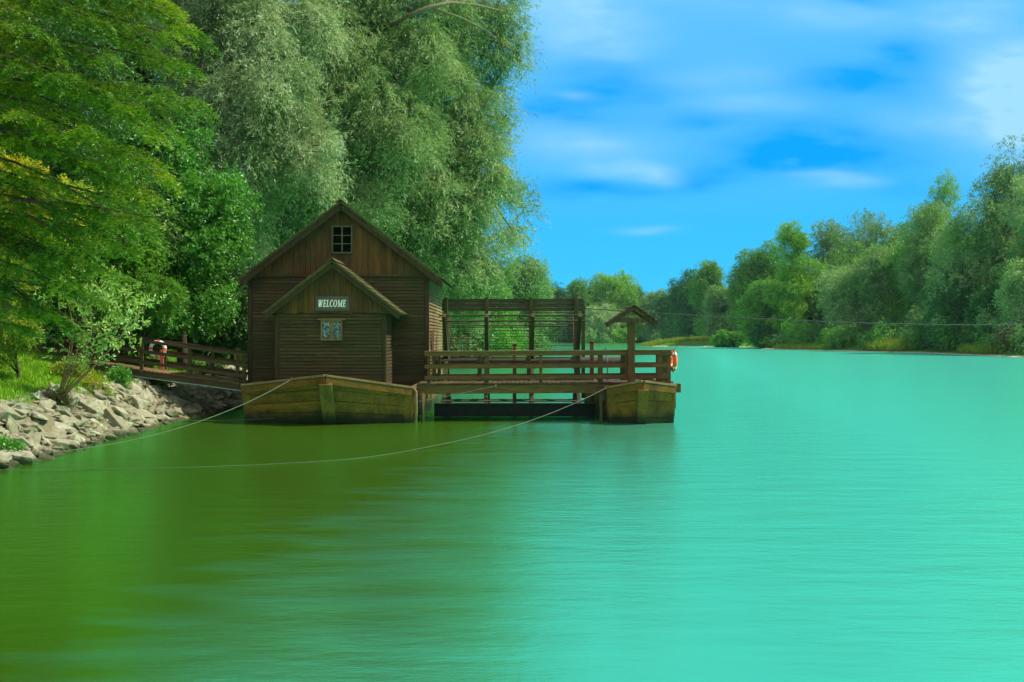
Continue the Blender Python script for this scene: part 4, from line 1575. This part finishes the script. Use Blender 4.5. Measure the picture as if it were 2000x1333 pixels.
# ---- dark trees filling the wood behind
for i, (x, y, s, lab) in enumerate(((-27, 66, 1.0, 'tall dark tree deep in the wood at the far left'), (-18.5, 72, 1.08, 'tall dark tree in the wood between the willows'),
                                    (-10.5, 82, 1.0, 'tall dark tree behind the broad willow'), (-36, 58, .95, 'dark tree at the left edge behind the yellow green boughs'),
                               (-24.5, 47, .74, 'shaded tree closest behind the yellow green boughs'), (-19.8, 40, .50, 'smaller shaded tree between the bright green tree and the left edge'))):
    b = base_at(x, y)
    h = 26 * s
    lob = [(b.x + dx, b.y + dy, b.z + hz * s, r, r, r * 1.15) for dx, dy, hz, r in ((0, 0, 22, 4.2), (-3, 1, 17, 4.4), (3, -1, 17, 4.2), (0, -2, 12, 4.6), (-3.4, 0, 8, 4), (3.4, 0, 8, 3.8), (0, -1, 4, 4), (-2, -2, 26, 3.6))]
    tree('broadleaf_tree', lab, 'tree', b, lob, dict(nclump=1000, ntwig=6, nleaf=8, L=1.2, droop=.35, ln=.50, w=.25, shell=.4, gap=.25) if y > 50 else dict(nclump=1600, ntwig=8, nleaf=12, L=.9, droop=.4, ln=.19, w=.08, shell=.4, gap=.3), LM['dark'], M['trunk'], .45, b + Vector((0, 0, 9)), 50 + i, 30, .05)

# undergrowth in the shade behind the mill
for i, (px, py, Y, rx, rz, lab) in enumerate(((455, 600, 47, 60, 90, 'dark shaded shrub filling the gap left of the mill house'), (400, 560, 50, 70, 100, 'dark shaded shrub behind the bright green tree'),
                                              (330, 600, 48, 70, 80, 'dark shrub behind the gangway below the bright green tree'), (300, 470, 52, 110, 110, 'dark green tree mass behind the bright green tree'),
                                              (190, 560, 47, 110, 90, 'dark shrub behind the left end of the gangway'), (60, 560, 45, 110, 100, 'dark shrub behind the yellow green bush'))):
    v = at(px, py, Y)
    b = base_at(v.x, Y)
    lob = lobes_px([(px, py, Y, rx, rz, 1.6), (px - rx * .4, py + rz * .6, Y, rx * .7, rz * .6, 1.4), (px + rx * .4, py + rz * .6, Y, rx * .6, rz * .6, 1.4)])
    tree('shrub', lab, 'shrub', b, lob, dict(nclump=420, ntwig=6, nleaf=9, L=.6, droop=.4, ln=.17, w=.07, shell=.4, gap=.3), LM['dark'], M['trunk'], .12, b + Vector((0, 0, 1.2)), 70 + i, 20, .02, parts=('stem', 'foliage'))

# ---- bright green broadleaf tree beside the gangway
b = base_at(-14.2, 43)
tree('broadleaf_tree', 'bright green glossy leaved tree overhanging the gangway left of the mill', 'tree', b,
     lobes_px([(350, 300, 41, 65, 55, 1.5), (420, 400, 40.5, 70, 55, 1.4), (330, 400, 40, 75, 60, 1.6), (380, 490, 40, 75, 55, 1.5), (300, 500, 39.5, 70, 60, 1.5),
               (400, 570, 39.6, 55, 48, 1.3), (330, 590, 39, 65, 48, 1.3), (450, 400, 41, 40, 28, 1.0), (270, 380, 40, 60, 60, 1.5), (270, 280, 41, 60, 60, 1.5), (400, 620, 39.8, 35, 25, .8), (440, 480, 40.6, 35, 30, 1)]),
     dict(nclump=1300, ntwig=6, nleaf=13, L=.55, droop=.35, ln=.155, w=.06, shell=.45, gap=.40, along=.5, gs=1.6), LM['ash'], M['trunk'], .2, at(360, 500, 42), 81, 120, .018)
b = base_at(-16.8, 38)
tree('broadleaf_tree', 'light green tree leaning over the middle of the gangway', 'tree', b,
     lobes_px([(240, 480, 36, 70, 50, 1.2), (180, 420, 36, 70, 60, 1.3), (250, 560, 35.6, 60, 40, 1.1), (300, 560, 35.8, 50, 38, 1), (150, 510, 36, 70, 55, 1.3), (130, 590, 36.6, 60, 40, 1.1), (220, 370, 37, 70, 60, 1.4)]),
     dict(nclump=700, ntwig=6, nleaf=13, L=.5, droop=.45, ln=.14, w=.055, shell=.45, gap=.42, along=.5, gs=1.7), LM['lime'], M['trunk'], .16, at(190, 500, 37), 82, 80, .016)
# ---- yellow leaved tree seen through the boughs
b = base_at(-15.6, 29)
tree('broadleaf_tree', 'yellow leaved tree glowing behind the boughs at the left edge', 'tree', b,
     lobes_px([(110, 395, 28, 50, 36, .9), (30, 350, 28, 50, 36, 1), (140, 440, 28, 40, 26, .8), (20, 430, 28, 40, 30, 1), (70, 470, 28, 40, 30, .8)]),
     dict(nclump=380, ntwig=6, nleaf=12, L=.4, droop=.3, ln=.11, w=.045, shell=.4, gap=.42, gs=2.2), LM['yellow'], M['trunk'], .12, at(60, 480, 28.6), 83, 40, .012)
# ---- yellow green shrub at the left edge on the grass
b = base_at(at(10, 0, 29.5).x, 30.2)
tree('shrub', 'rounded yellow green shrub on the grass at the left edge', 'shrub', b,
     lobes_px([(20, 620, 29.5, 60, 50, .8), (-40, 600, 29.5, 70, 70, .9), (40, 665, 29.5, 38, 32, .6), (5, 560, 29.5, 70, 50, .9), (-30, 680, 29.5, 60, 40, .8)]),
     dict(nclump=520, ntwig=6, nleaf=12, L=.3, droop=.3, ln=.09, w=.035, shell=.4, gap=.35, gs=2.5), LM['olive'], M['trunk'], .07, b + Vector((0, 0, .5)), 84, 40, .01, parts=('stem', 'foliage'))

# ---- feathery yellow green tree close to the camera, its trunk outside the frame
b = base_at(-13.6, 20.5)
rg = np.random.default_rng(85)
ft_ = thing('feathery_tree', 'feathery yellow green tree spreading its boughs over the left edge', 'tree', b)
mb = MB()
TB = [b + Vector((0, 0, z)) + Vector((.12 * math.sin(z), .1 * z / 8, 0)) for z in (-.4, 1, 2.5, 4, 6, 8, 10, 12)]
mb.tube(TB, [.3, .24, .22, .2, .18, .15, .12, .08], 9)
# (end px, end py, depth): tips of the boughs as they reach out from the trunk over the bank
TIPS = [(385, 195, 18.6), (345, 120, 19.0), (375, 60, 19.4), (330, 15, 18.8), (300, 165, 18.2), (330, 265, 18.8), (320, 350, 18.6), (285, 310, 19.2), (300, 425, 18.8), (255, 440, 18.3), (240, 380, 19.4),
        (250, 480, 19.2), (210, 530, 18.8), (150, 560, 19.4), (260, 210, 18.2), (220, 110, 18.0), (190, 40, 18.4), (250, -40, 19.0), (130, -30, 18.3), (90, 60, 17.8), (130, 150, 17.8), (170, 250, 17.9),
        (190, 320, 18.2), (60, 230, 17.8), (40, 130, 18.0), (20, 20, 18.2), (30, 600, 19.6), (90, 610, 19.9), (130, 640, 20.4), (10, 520, 19.2), (170, 470, 20.2),
        (350, -60, 19.6), (270, 90, 20.4), (200, 180, 20.6), (100, 100, 21.0), (120, 260, 21.2), (230, 300, 20.8), (310, 30, 20.6), (150, 10, 20.8), (370, 130, 20.0), (280, 250, 20.2), (60, 540, 20.6), (200, 450, 19.8), (160, 420, 20.6), (270, 400, 20.4), (120, 500, 20.0), (80, 520, 19.6), (180, 580, 19.9), (40, 640, 20.2), (230, 540, 20.2), (130, 560, 20.5), (20, 570, 20.0),
        (150, 220, 19.0), (50, 80, 19.0), (230, 20, 19.6), (320, 210, 19.6), (340, 70, 18.6), (300, 380, 19.6)]
LQ = []
for (px, py, Y) in TIPS:
    e = np.array(at(px, py, Y))
    zt = min(max(e[2] + rg.uniform(-.3, 1.0), b.z + 1.6), b.z + 11)
    f = (zt - b.z)
    s0 = np.array([b.x + .12 * math.sin(f), b.y + .1 * f / 8, zt])
    P = []
    L = np.linalg.norm(e - s0)
    wob = rg.normal(0, .06 * L, 3)
    for k in range(9):
        t = k / 8
        P.append(s0 + (e - s0) * t + wob * math.sin(math.pi * t) + np.array([0, 0, .16 * L * math.sin(math.pi * t) * (1 - .3 * t)]))
    mb.tube(P, [.05 * (1 - .85 * k / 8) + .004 for k in range(9)], 5)
    P = np.array(P)
    d0 = nrm((e - s0)[None])[0]
    hz_ = nrm(np.cross(d0, [0, 0, 1])[None])[0]
    nt_ = int(32 * L / 4)
    for q in range(nt_):
        t = 1 - .82 * rg.random() ** 1.25
        i8 = min(int(t * 8), 7)
        o = P[i8] + (P[i8 + 1] - P[i8]) * (t * 8 - i8)
        tw = nrm((d0 * rg.uniform(.3, 1.0) + hz_ * rg.choice([-1, 1]) * rg.uniform(.3, 1.0) + np.array([0, 0, rg.uniform(-.35, .15)]))[None])[0]
        ln_ = rg.uniform(.4, .85) * (1.1 - .35 * t)
        for r in range(5):                                    # side sprays of one twig
            u = .15 + .85 * (r + rg.random()) / 5
            oo = o + tw * ln_ * u + np.array([0, 0, -.35 * ln_ * u * u])
            sd2 = nrm((tw * .7 + np.cross(tw, [0, 0, 1]) * rg.choice([-1, 1]) * .8 + np.array([0, 0, -.25]))[None])[0]
            m = 17
            tt = rg.random(m)
            sl = rg.uniform(.16, .32)
            p = oo + sd2 * (sl * tt)[:, None] + np.array([0, 0, -1.0])[None] * (sl * .5 * tt ** 2)[:, None] + rg.normal(0, .012, (m, 3))
            side = np.cross(sd2, rg.normal(0, .25, 3) + np.array([0, 0, 1]))
            ld = nrm(sd2 * .6 + side * rg.choice([-1, 1], m)[:, None] * .8 + rg.normal(0, .25, (m, 3)))
            nn = nrm(rg.normal(0, .6, (m, 3)) + np.array([0, -.35, .9]))
            LQ.append(leaf_quads(p, ld, nrm(np.cross(ld, nn)), .085 * rg.uniform(.7, 1.3, m), .022 * rg.uniform(.8, 1.2, m)))
mb.build('trunk', M['trunk'], ft_, True)
quads_object('crown', np.concatenate(LQ), LM['feather'], ft_)

# ---- sapling on the stones
b = base_at(at(106, 0, 28.7).x, 28.7)
rg = np.random.default_rng(91)
SL = lobes_px([(180, 560, 28.5, 70, 45, .6), (230, 590, 28.5, 60, 40, .5), (150, 620, 28.5, 55, 45, .5), (205, 650, 28.5, 50, 35, .5), (125, 570, 28, 40, 40, .4), (255, 640, 28.5, 40, 25, .4), (190, 700, 28.5, 30, 25, .3), (150, 690, 28.6, 40, 30, .4), (280, 600, 28.5, 40, 22, .4)])
q, c = foliage(rg, SL, nclump=115, ntwig=3, nleaf=8, puffs=None, L=.36, droop=.15, ln=.12, w=.048, shell=.25, gap=.36, spread=.5, along=.7, gs=2.5, up=.4)
sap = thing('sapling', 'slender pale leaved sapling with several stems growing out of the stones', 'sapling', b)
mb = MB()
for e in SL:
    p0 = np.array(b) + rg.normal(0, .07, 3) * np.array([1, 1, 0]) - np.array([0, 0, .1])
    B = bend(p0, e[:3], rg, 6, .04, .02)
    mb.tube(B, [.03 * (1 - .8 * i / 6) for i in range(7)], 6)
    for i in rg.choice(len(c), 8, replace=False):
        if np.linalg.norm(c[i] - B[5]) < 1.2:
            mb.tube(bend(B[4], c[i], rg, 3, .05, .05), [.009, .007, .005, .003], 4, False)
mb.build('stem', M['trunk_red'], sap, True)
quads_object('foliage', q, LM['sapling'], sap)

# ---- low plants on the bank
for i, (px, py, Y, rx, rz, mat, nm, lab, cat) in enumerate((
        (231, 752, 34.2, 22, 20, 'ash', 'plant', 'small round fresh green plant on top of the stones', 'plant'),
        (140, 745, 32.5, 38, 30, 'olive', 'plant', 'low light green plant at the foot of the sapling', 'plant'),
        (185, 765, 32.0, 30, 18, 'olive', 'plant', 'low tuft of light leaves between the sapling and the round plant', 'plant'),
        (105, 792, 28.6, 24, 10, 'rust', 'plant', 'low reddish brown dry tuft around the sapling stems', 'plant'),
        (300, 742, 37.5, 40, 14, 'olive', 'plant', 'low weeds on the stones under the gangway', 'plant'),
        (400, 752, 43, 40, 16, 'dark', 'plant', 'low dark weeds on the stones beyond the gangway', 'plant'),
        (8, 812, 23.0, 30, 12, 'ash', 'plant', 'small green weed among the nearest stones', 'plant'))):
    v = at(px, py, Y)
    b = base_at(v.x, Y)
    lob = [(v.x, Y, b.z + .5 * rz / F * Y, rx / F * Y, .3, rz / F * Y * 1.2)]
    tree(nm, lab, cat, b, lob, dict(nclump=110 if rx < 35 else 170, ntwig=4, nleaf=8, L=.22, droop=.3, ln=.085, w=.035, shell=.2, gap=.25, gs=3), LM[mat], M['trunk_red'], .015, b + Vector((0, 0, .1)), 95 + i, 20, .006, parts=('stem', 'foliage'))

# ================================================================== far trees
# kinds grown once (height about 1 unit = 20 m), then copied along the banks
FAR_KINDS = {}


def far_kind(kind, lobes, fol, seed, trunk_h=.35):
    rg = np.random.default_rng(seed)
    FAR_KINDS[kind] = (lobes, fol, seed, trunk_h)


def far_tree(label, px, top, width, Y, kind, mat, seed, name='tree', cat='tree', bark='trunk', base_px=None, n=1.0, leaf=None):
    """one tree on the far banks: real height and width follow from its distance"""
    v = at(px, top, Y)
    b = base_at(v.x, Y)
    h = (v.z - b.z) * (1.0 if kind == 'bush' else 1.07)
    w = width / F * Y * (1.0 if kind == 'bush' else 1.2)
    rg = np.random.default_rng(seed)
    lob = []
    if kind == 'round':
        K = 9
        for i in range(K):
            f = .20 + .62 * (i + .5) / K
            a = rg.uniform(0, 6.28)
            rr_ = w * .5 * (.35 + .35 * math.sin(math.pi * min(1, f * 1.05)))
            ofs = w * .5 - rr_ if f < .75 else (w * .5 - rr_) * .5
            lob.append((b.x + math.cos(a) * ofs * rg.uniform(.3, 1), b.y + math.sin(a) * ofs * rg.uniform(.3, 1), b.z + h * f, rr_, rr_, rr_ * rg.uniform(.75, 1.0)))
        lob.append((b.x, b.y, b.z + h * .56, w * .36, w * .36, h * .36))
        tz = h - w * .26
        lob.append((b.x, b.y, b.z + tz, w * .3, w * .3, w * .26))
        lob.append((b.x, b.y - w * .15, b.z + h * .22, w * .42, w * .4, h * .2))
    elif kind == 'poplar':
        for i in range(8):
            f = .16 + .74 * i / 7
            rr_ = w * .5 * (.95 - .5 * abs(f - .45) / .55)
            lob.append((b.x + rg.normal(0, w * .10), b.y + rg.normal(0, w * .10), b.z + h * f, rr_ * .8, rr_ * .8, h * .12))
    elif kind == 'dome':
        for i in range(12):
            a = 6.28 * i / 12 + rg.uniform(-.3, .3)
            f = rg.uniform(.3, .8)
            rr_ = w * rg.uniform(.16, .25)
            lob.append((b.x + math.cos(a) * (w * .5 - rr_) * (1.05 - f * .35), b.y + math.sin(a) * (w * .5 - rr_) * (1.05 - f * .35), b.z + h * f, rr_, rr_, rr_ * 1.1))
        lob.append((b.x, b.y, b.z + h - w * .22, w * .34, w * .34, w * .22))
        lob.append((b.x, b.y, b.z + h * .55, w * .42, w * .42, h * .36))
        lob.append((b.x, b.y - w * .1, b.z + h * .2, w * .45, w * .35, h * .2))
    elif kind == 'bush':
        for i in range(9):
            rr_ = w * rg.uniform(.14, .28)
            lob.append((b.x + rg.uniform(-1, 1) * (w * .5 - rr_), b.y + rg.uniform(-.6, .6) * w * .3, b.z + h * rg.uniform(.35, .7), rr_, rr_, h * .33))
    lf = leaf or max(.30, Y / 990 * 1.2)
    vol = w * w * .8 + w * h
    ncl = int(np.clip(vol / (lf * lf) * .85 * n, 200, 3000))
    fol = dict(nclump=ncl, ntwig=4, nleaf=6, L=max(1.1, lf * 3.2), droop=.5, ln=lf * 1.25, w=lf * .55, shell=.35, gap=.36, spread=.6, along=.6, gs=.5, thin=.3, puffs=(5, .48))
    if kind == 'bush':
        fol['L'] = max(.5, lf * 1.6)
    q, c = foliage(rg, lob, **fol)
    t = thing(name, label, cat, b, 'trees and shrubs on the far banks')
    trunk_mesh(rg, b, b + Vector((0, 0, h * .45)), lob[:6], c, max(.1, w * .03), 14, max(.04, w * .006)).build('trunk' if kind != 'bush' else 'stem', M[bark], t, True)
    quads_object('crown' if kind != 'bush' else 'foliage', q, LM[mat], t)
    return t


FT = [
    # left bank beyond the mill and the far end of the river
    ('arching grey green willow beyond the top of the water wheel', 1012, 516, 130, 192, 'dome', 'far_grey', 'trunk'),
    ('dark bank tree seen through the left bay of the wheel', 900, 590, 110, 130, 'round', 'far_dark', 'trunk'),
    ('dark green bank tree seen through the second bay of the wheel', 975, 600, 90, 172, 'round', 'far_green', 'trunk'),
    ('tall green tree beside the leaning willow over the wheel', 945, 545, 90, 165, 'round', 'far_green', 'trunk'),
    ('blue green tree of the far end left of the pair', 1088, 560, 60, 560, 'round', 'far_dark', 'trunk'),
    ('small crowned far tree above the wheel', 1130, 552, 64, 575, 'round', 'far_green', 'trunk'),
    ('largest rounded bright green tree at the far end of the river', 1204, 537, 92, 560, 'dome', 'far_bright', 'trunk'),
    ('pale bushy willow at the far end below the rounded bright tree', 1172, 598, 70, 540, 'dome', 'far_pale', 'trunk'),
    ('low green far tree just right of the water wheel', 1150, 556, 84, 585, 'round', 'far_green', 'trunk'),
    ('dark far tree between the rounded bright tree and the roofed post', 1238, 562, 60, 585, 'round', 'far_green', 'trunk'),
    ('blue green far tree behind the small roofed post', 1255, 572, 70, 570, 'round', 'far_dark', 'trunk'),
    ('grey green far tree right of the small roofed post', 1290, 572, 70, 545, 'round', 'far_grey', 'trunk'),
    ('low far tree seen through the third bay of the wheel', 1065, 590, 80, 560, 'dome', 'far_green', 'trunk'),
    ('lowest far tree at the notch of the skyline', 1318, 572, 70, 520, 'round', 'far_dark', 'trunk'),
    ('pale far shrub at the waterline left of the small roofed post', 1150, 640, 40, 530, 'bush', 'far_pale', 'trunk'),
    ('light green far shrub at the waterline behind the small roofed post', 1215, 640, 50, 528, 'bush', 'far_bright', 'trunk'),
    # right bank, far to near
    ('dark teal tree where the right wood begins', 1350, 535, 90, 440, 'round', 'far_dark', 'trunk'),
    ('deep green tree with uneven top second along the right wood', 1392, 508, 84, 400, 'round', 'far_green', 'trunk'),
    ('grey green willow at the foot of the slope of treetops', 1412, 560, 76, 385, 'dome', 'far_grey', 'trunk'),
    ('dark bushy tree behind the light trunk tree', 1470, 500, 100, 330, 'round', 'far_green', 'trunk'),
    ('dark tree top poking up left of the tall light tree', 1498, 482, 110, 330, 'round', 'far_green', 'trunk'),
    ('tall light green tree with a bare pale trunk', 1547, 450, 115, 264, 'poplar', 'far_bright', 'trunk_pale'),
    ('green tree filling the wood left of the pale trunk', 1490, 545, 90, 272, 'round', 'far_green', 'trunk'),
    ('grey green tree just right of the tall light tree', 1618, 442, 130, 290, 'round', 'far_grey', 'trunk'),
    ('wide rounded grey willow on the skyline of the right wood', 1690, 432, 170, 268, 'dome', 'far_grey', 'trunk'),
    ('thin wispy tree top behind the rounded grey willow', 1750, 436, 110, 300, 'round', 'far_green', 'trunk'),
    ('pale silver willow in front of the rounded grey willow', 1655, 515, 120, 240, 'dome', 'far_pale', 'trunk'),
    ('silver green willow low in the middle of the right wood', 1722, 495, 110, 232, 'dome', 'far_grey', 'trunk'),
    ('yellow green poplar standing highest behind the willows', 1842, 360, 120, 246, 'poplar', 'far_bright', 'trunk'),
    ('tall grey willow in front of the yellow green poplar', 1820, 415, 130, 214, 'dome', 'far_grey', 'trunk'),
    ('mid green tree between the two silver willows', 1775, 480, 90, 226, 'round', 'far_green', 'trunk'),
    ('broad silver willow with bulging crown near the right edge', 1905, 405, 180, 186, 'dome', 'far_pale', 'trunk'),
    ('dark green giant tree at the right edge', 1985, 295, 150, 182, 'round', 'far_grey', 'trunk'),
    ('pale willow cut by the right edge', 2040, 350, 150, 168, 'dome', 'far_pale', 'trunk'),
    ('shaded tree under the broad silver willow', 1870, 530, 130, 186, 'round', 'far_dark', 'trunk'),
    ('grey leaved tree low at the right edge', 2015, 520, 110, 160, 'dome', 'far_pale', 'trunk'),
    ('dark tree filling the wood behind the pale silver willow', 1600, 540, 100, 270, 'round', 'far_dark', 'trunk'),
    ('dark tree in the shade between willow and right edge', 1945, 560, 110, 176, 'round', 'far_dark', 'trunk'),
    # shrubs along the right waterline
    ('round green shrub below the dark bushy tree', 1425, 645, 84, 300, 'bush', 'far_green', 'trunk'),
    ('deep green shrub at the start of the sandy strip', 1490, 630, 70, 262, 'bush', 'far_dark', 'trunk'),
    ('green shrub at the foot of the pale trunk', 1585, 640, 60, 250, 'bush', 'far_green', 'trunk'),
    ('light green shrub by the waterline under the pale silver willow', 1640, 648, 66, 232, 'bush', 'far_bright', 'trunk'),
    ('deep green shrub by the waterline under the silver willows', 1702, 640, 70, 222, 'bush', 'far_green', 'trunk'),
    ('yellow green shrub glowing at the waterline', 1756, 655, 56, 208, 'bush', 'olive', 'trunk'),
    ('grey green shrub at the waterline below the tall grey willow', 1808, 600, 80, 202, 'bush', 'far_grey', 'trunk'),
    ('rust brown shrub at the waterline beside the grey green shrub', 1858, 630, 52, 190, 'bush', 'rust', 'trunk'),
    ('bright green shrub leaning over the right waterline', 1895, 640, 90, 181, 'bush', 'far_bright', 'trunk'),
    ('rust brown shrub overhanging the water at the right edge', 1975, 628, 70, 158, 'bush', 'rust', 'trunk'),
    ('dry straw coloured shrub seen through the left bay of the wheel', 905, 640, 60, 128, 'bush', 'straw', 'trunk'),
    ('dark shrub at the water behind the second bay of the wheel', 965, 655, 50, 168, 'bush', 'far_dark', 'trunk'),
]
for i, (lab, px, top, w, Y, kind, mat, bark) in enumerate(FT):
    nm = {'round': 'broadleaf_tree', 'dome': 'willow_tree', 'poplar': 'poplar_tree', 'bush': 'shrub'}[kind]
    ct = {'round': 'tree', 'dome': 'willow tree', 'poplar': 'poplar tree', 'bush': 'shrub'}[kind]
    far_tree(lab, px, top, w, Y, kind, mat, 300 + i, nm, ct, bark)


# the closed wood behind the single trees
def forest(name, pts, hgt, rad_, leaf, mat, seed, per):
    rg = np.random.default_rng(seed)
    lob = []
    for x, y in pts:
        z = gz(x, y)
        for f in (.2, .45, .7):
            lob.append((x + rg.normal(0, 2), y + rg.normal(0, 2), z + hgt * f * rg.uniform(.85, 1.1), rad_ * rg.uniform(.8, 1.1), rad_, hgt * .22))
    q, c = foliage(rg, lob, nclump=per * len(pts), ntwig=4, nleaf=6, L=leaf * 3.5, droop=.5, ln=leaf * 1.3, w=leaf * .55, shell=.4, gap=.3, gs=.4, thin=.3)
    return tag(quads_object(name, q, LM[mat]), kind='stuff')


pts = []
for y in np.arange(140, 560, 9):
    x = np.interp(y, RB[:, 0], RB[:, 1])
    if 300 < y < 375: x = 76
    pts += [(x + 22, y), (x + 34, y + 4)]
forest('forest', pts, 26, 7.5, .42, 'far_green', 401, 250)
pts = [(x, FAR + 14 + rng.uniform(0, 16)) for x in np.arange(-40, 130, 9)]
forest('forest', pts, 30, 8, .5, 'far_green', 402, 230)
pts = []
for y in np.arange(80, 250, 8):
    x = np.interp(y, LB[:, 0], LB[:, 1])
    pts += [(x - 9, y), (x - 19, y + 3)]
forest('forest', pts, 14, 5, .28, 'far_dark', 403, 190)

def scrub(pts, seed, mat, per, leaf):
    rg = np.random.default_rng(seed)
    lob = []
    for x, y in pts:
        r = rg.uniform(1.6, 3.4)
        lob.append((x + rg.normal(0, 1), y + rg.normal(0, 1), gz(x, y) + r * .7, r, r, r * rg.uniform(.8, 1.5)))
    q, c = foliage(rg, lob, nclump=per * len(pts), ntwig=4, nleaf=6, L=leaf * 3, droop=.4, ln=leaf * 1.3, w=leaf * .6, shell=.4, gap=.3, gs=.6, thin=.3, puffs=(4, .55))
    return tag(quads_object('undergrowth', q, LM[mat]), kind='stuff')


for mi, (mat, sd0) in enumerate((('far_green', 411), ('far_dark', 412), ('far_grey', 413))):
    pts = []
    for y in np.arange(138 + mi * 3.5, 300, 8.5):
        x = np.interp(y, RB[:, 0], RB[:, 1])
        pts += [(x + rng.uniform(4, 6), y), (x + rng.uniform(8, 13), y + 3)]
    for y in np.arange(370, 560, 14):
        pts.append((np.interp(y, RB[:, 0], RB[:, 1]) + rng.uniform(3, 9), y))
    for x in np.arange(-30 + mi * 4, 110, 13):
        pts.append((x, FAR + rng.uniform(4, 10)))
    scrub(pts, sd0, mat, 60, .32)

# ------------------------------------------------------------------ haze over the far water
HAZE = 0.00006
if HAZE:
    mb = MB().box((-420, -120, -4), (420, 980, 48))
    hz = mb.build('haze', M['dark'])
    hz.data.materials.clear()
    m, t, o = new_mat('river_haze')
    pv = t.nodes.new('ShaderNodeVolumePrincipled')
    pv.inputs['Color'].default_value = (0.55, 0.85, 1.0, 1)
    pv.inputs['Density'].default_value = HAZE
    pv.inputs['Anisotropy'].default_value = 0.0
    t.links.new(pv.outputs[0], o.inputs['Volume'])
    hz.data.materials.append(m)
    tag(hz, kind='stuff')
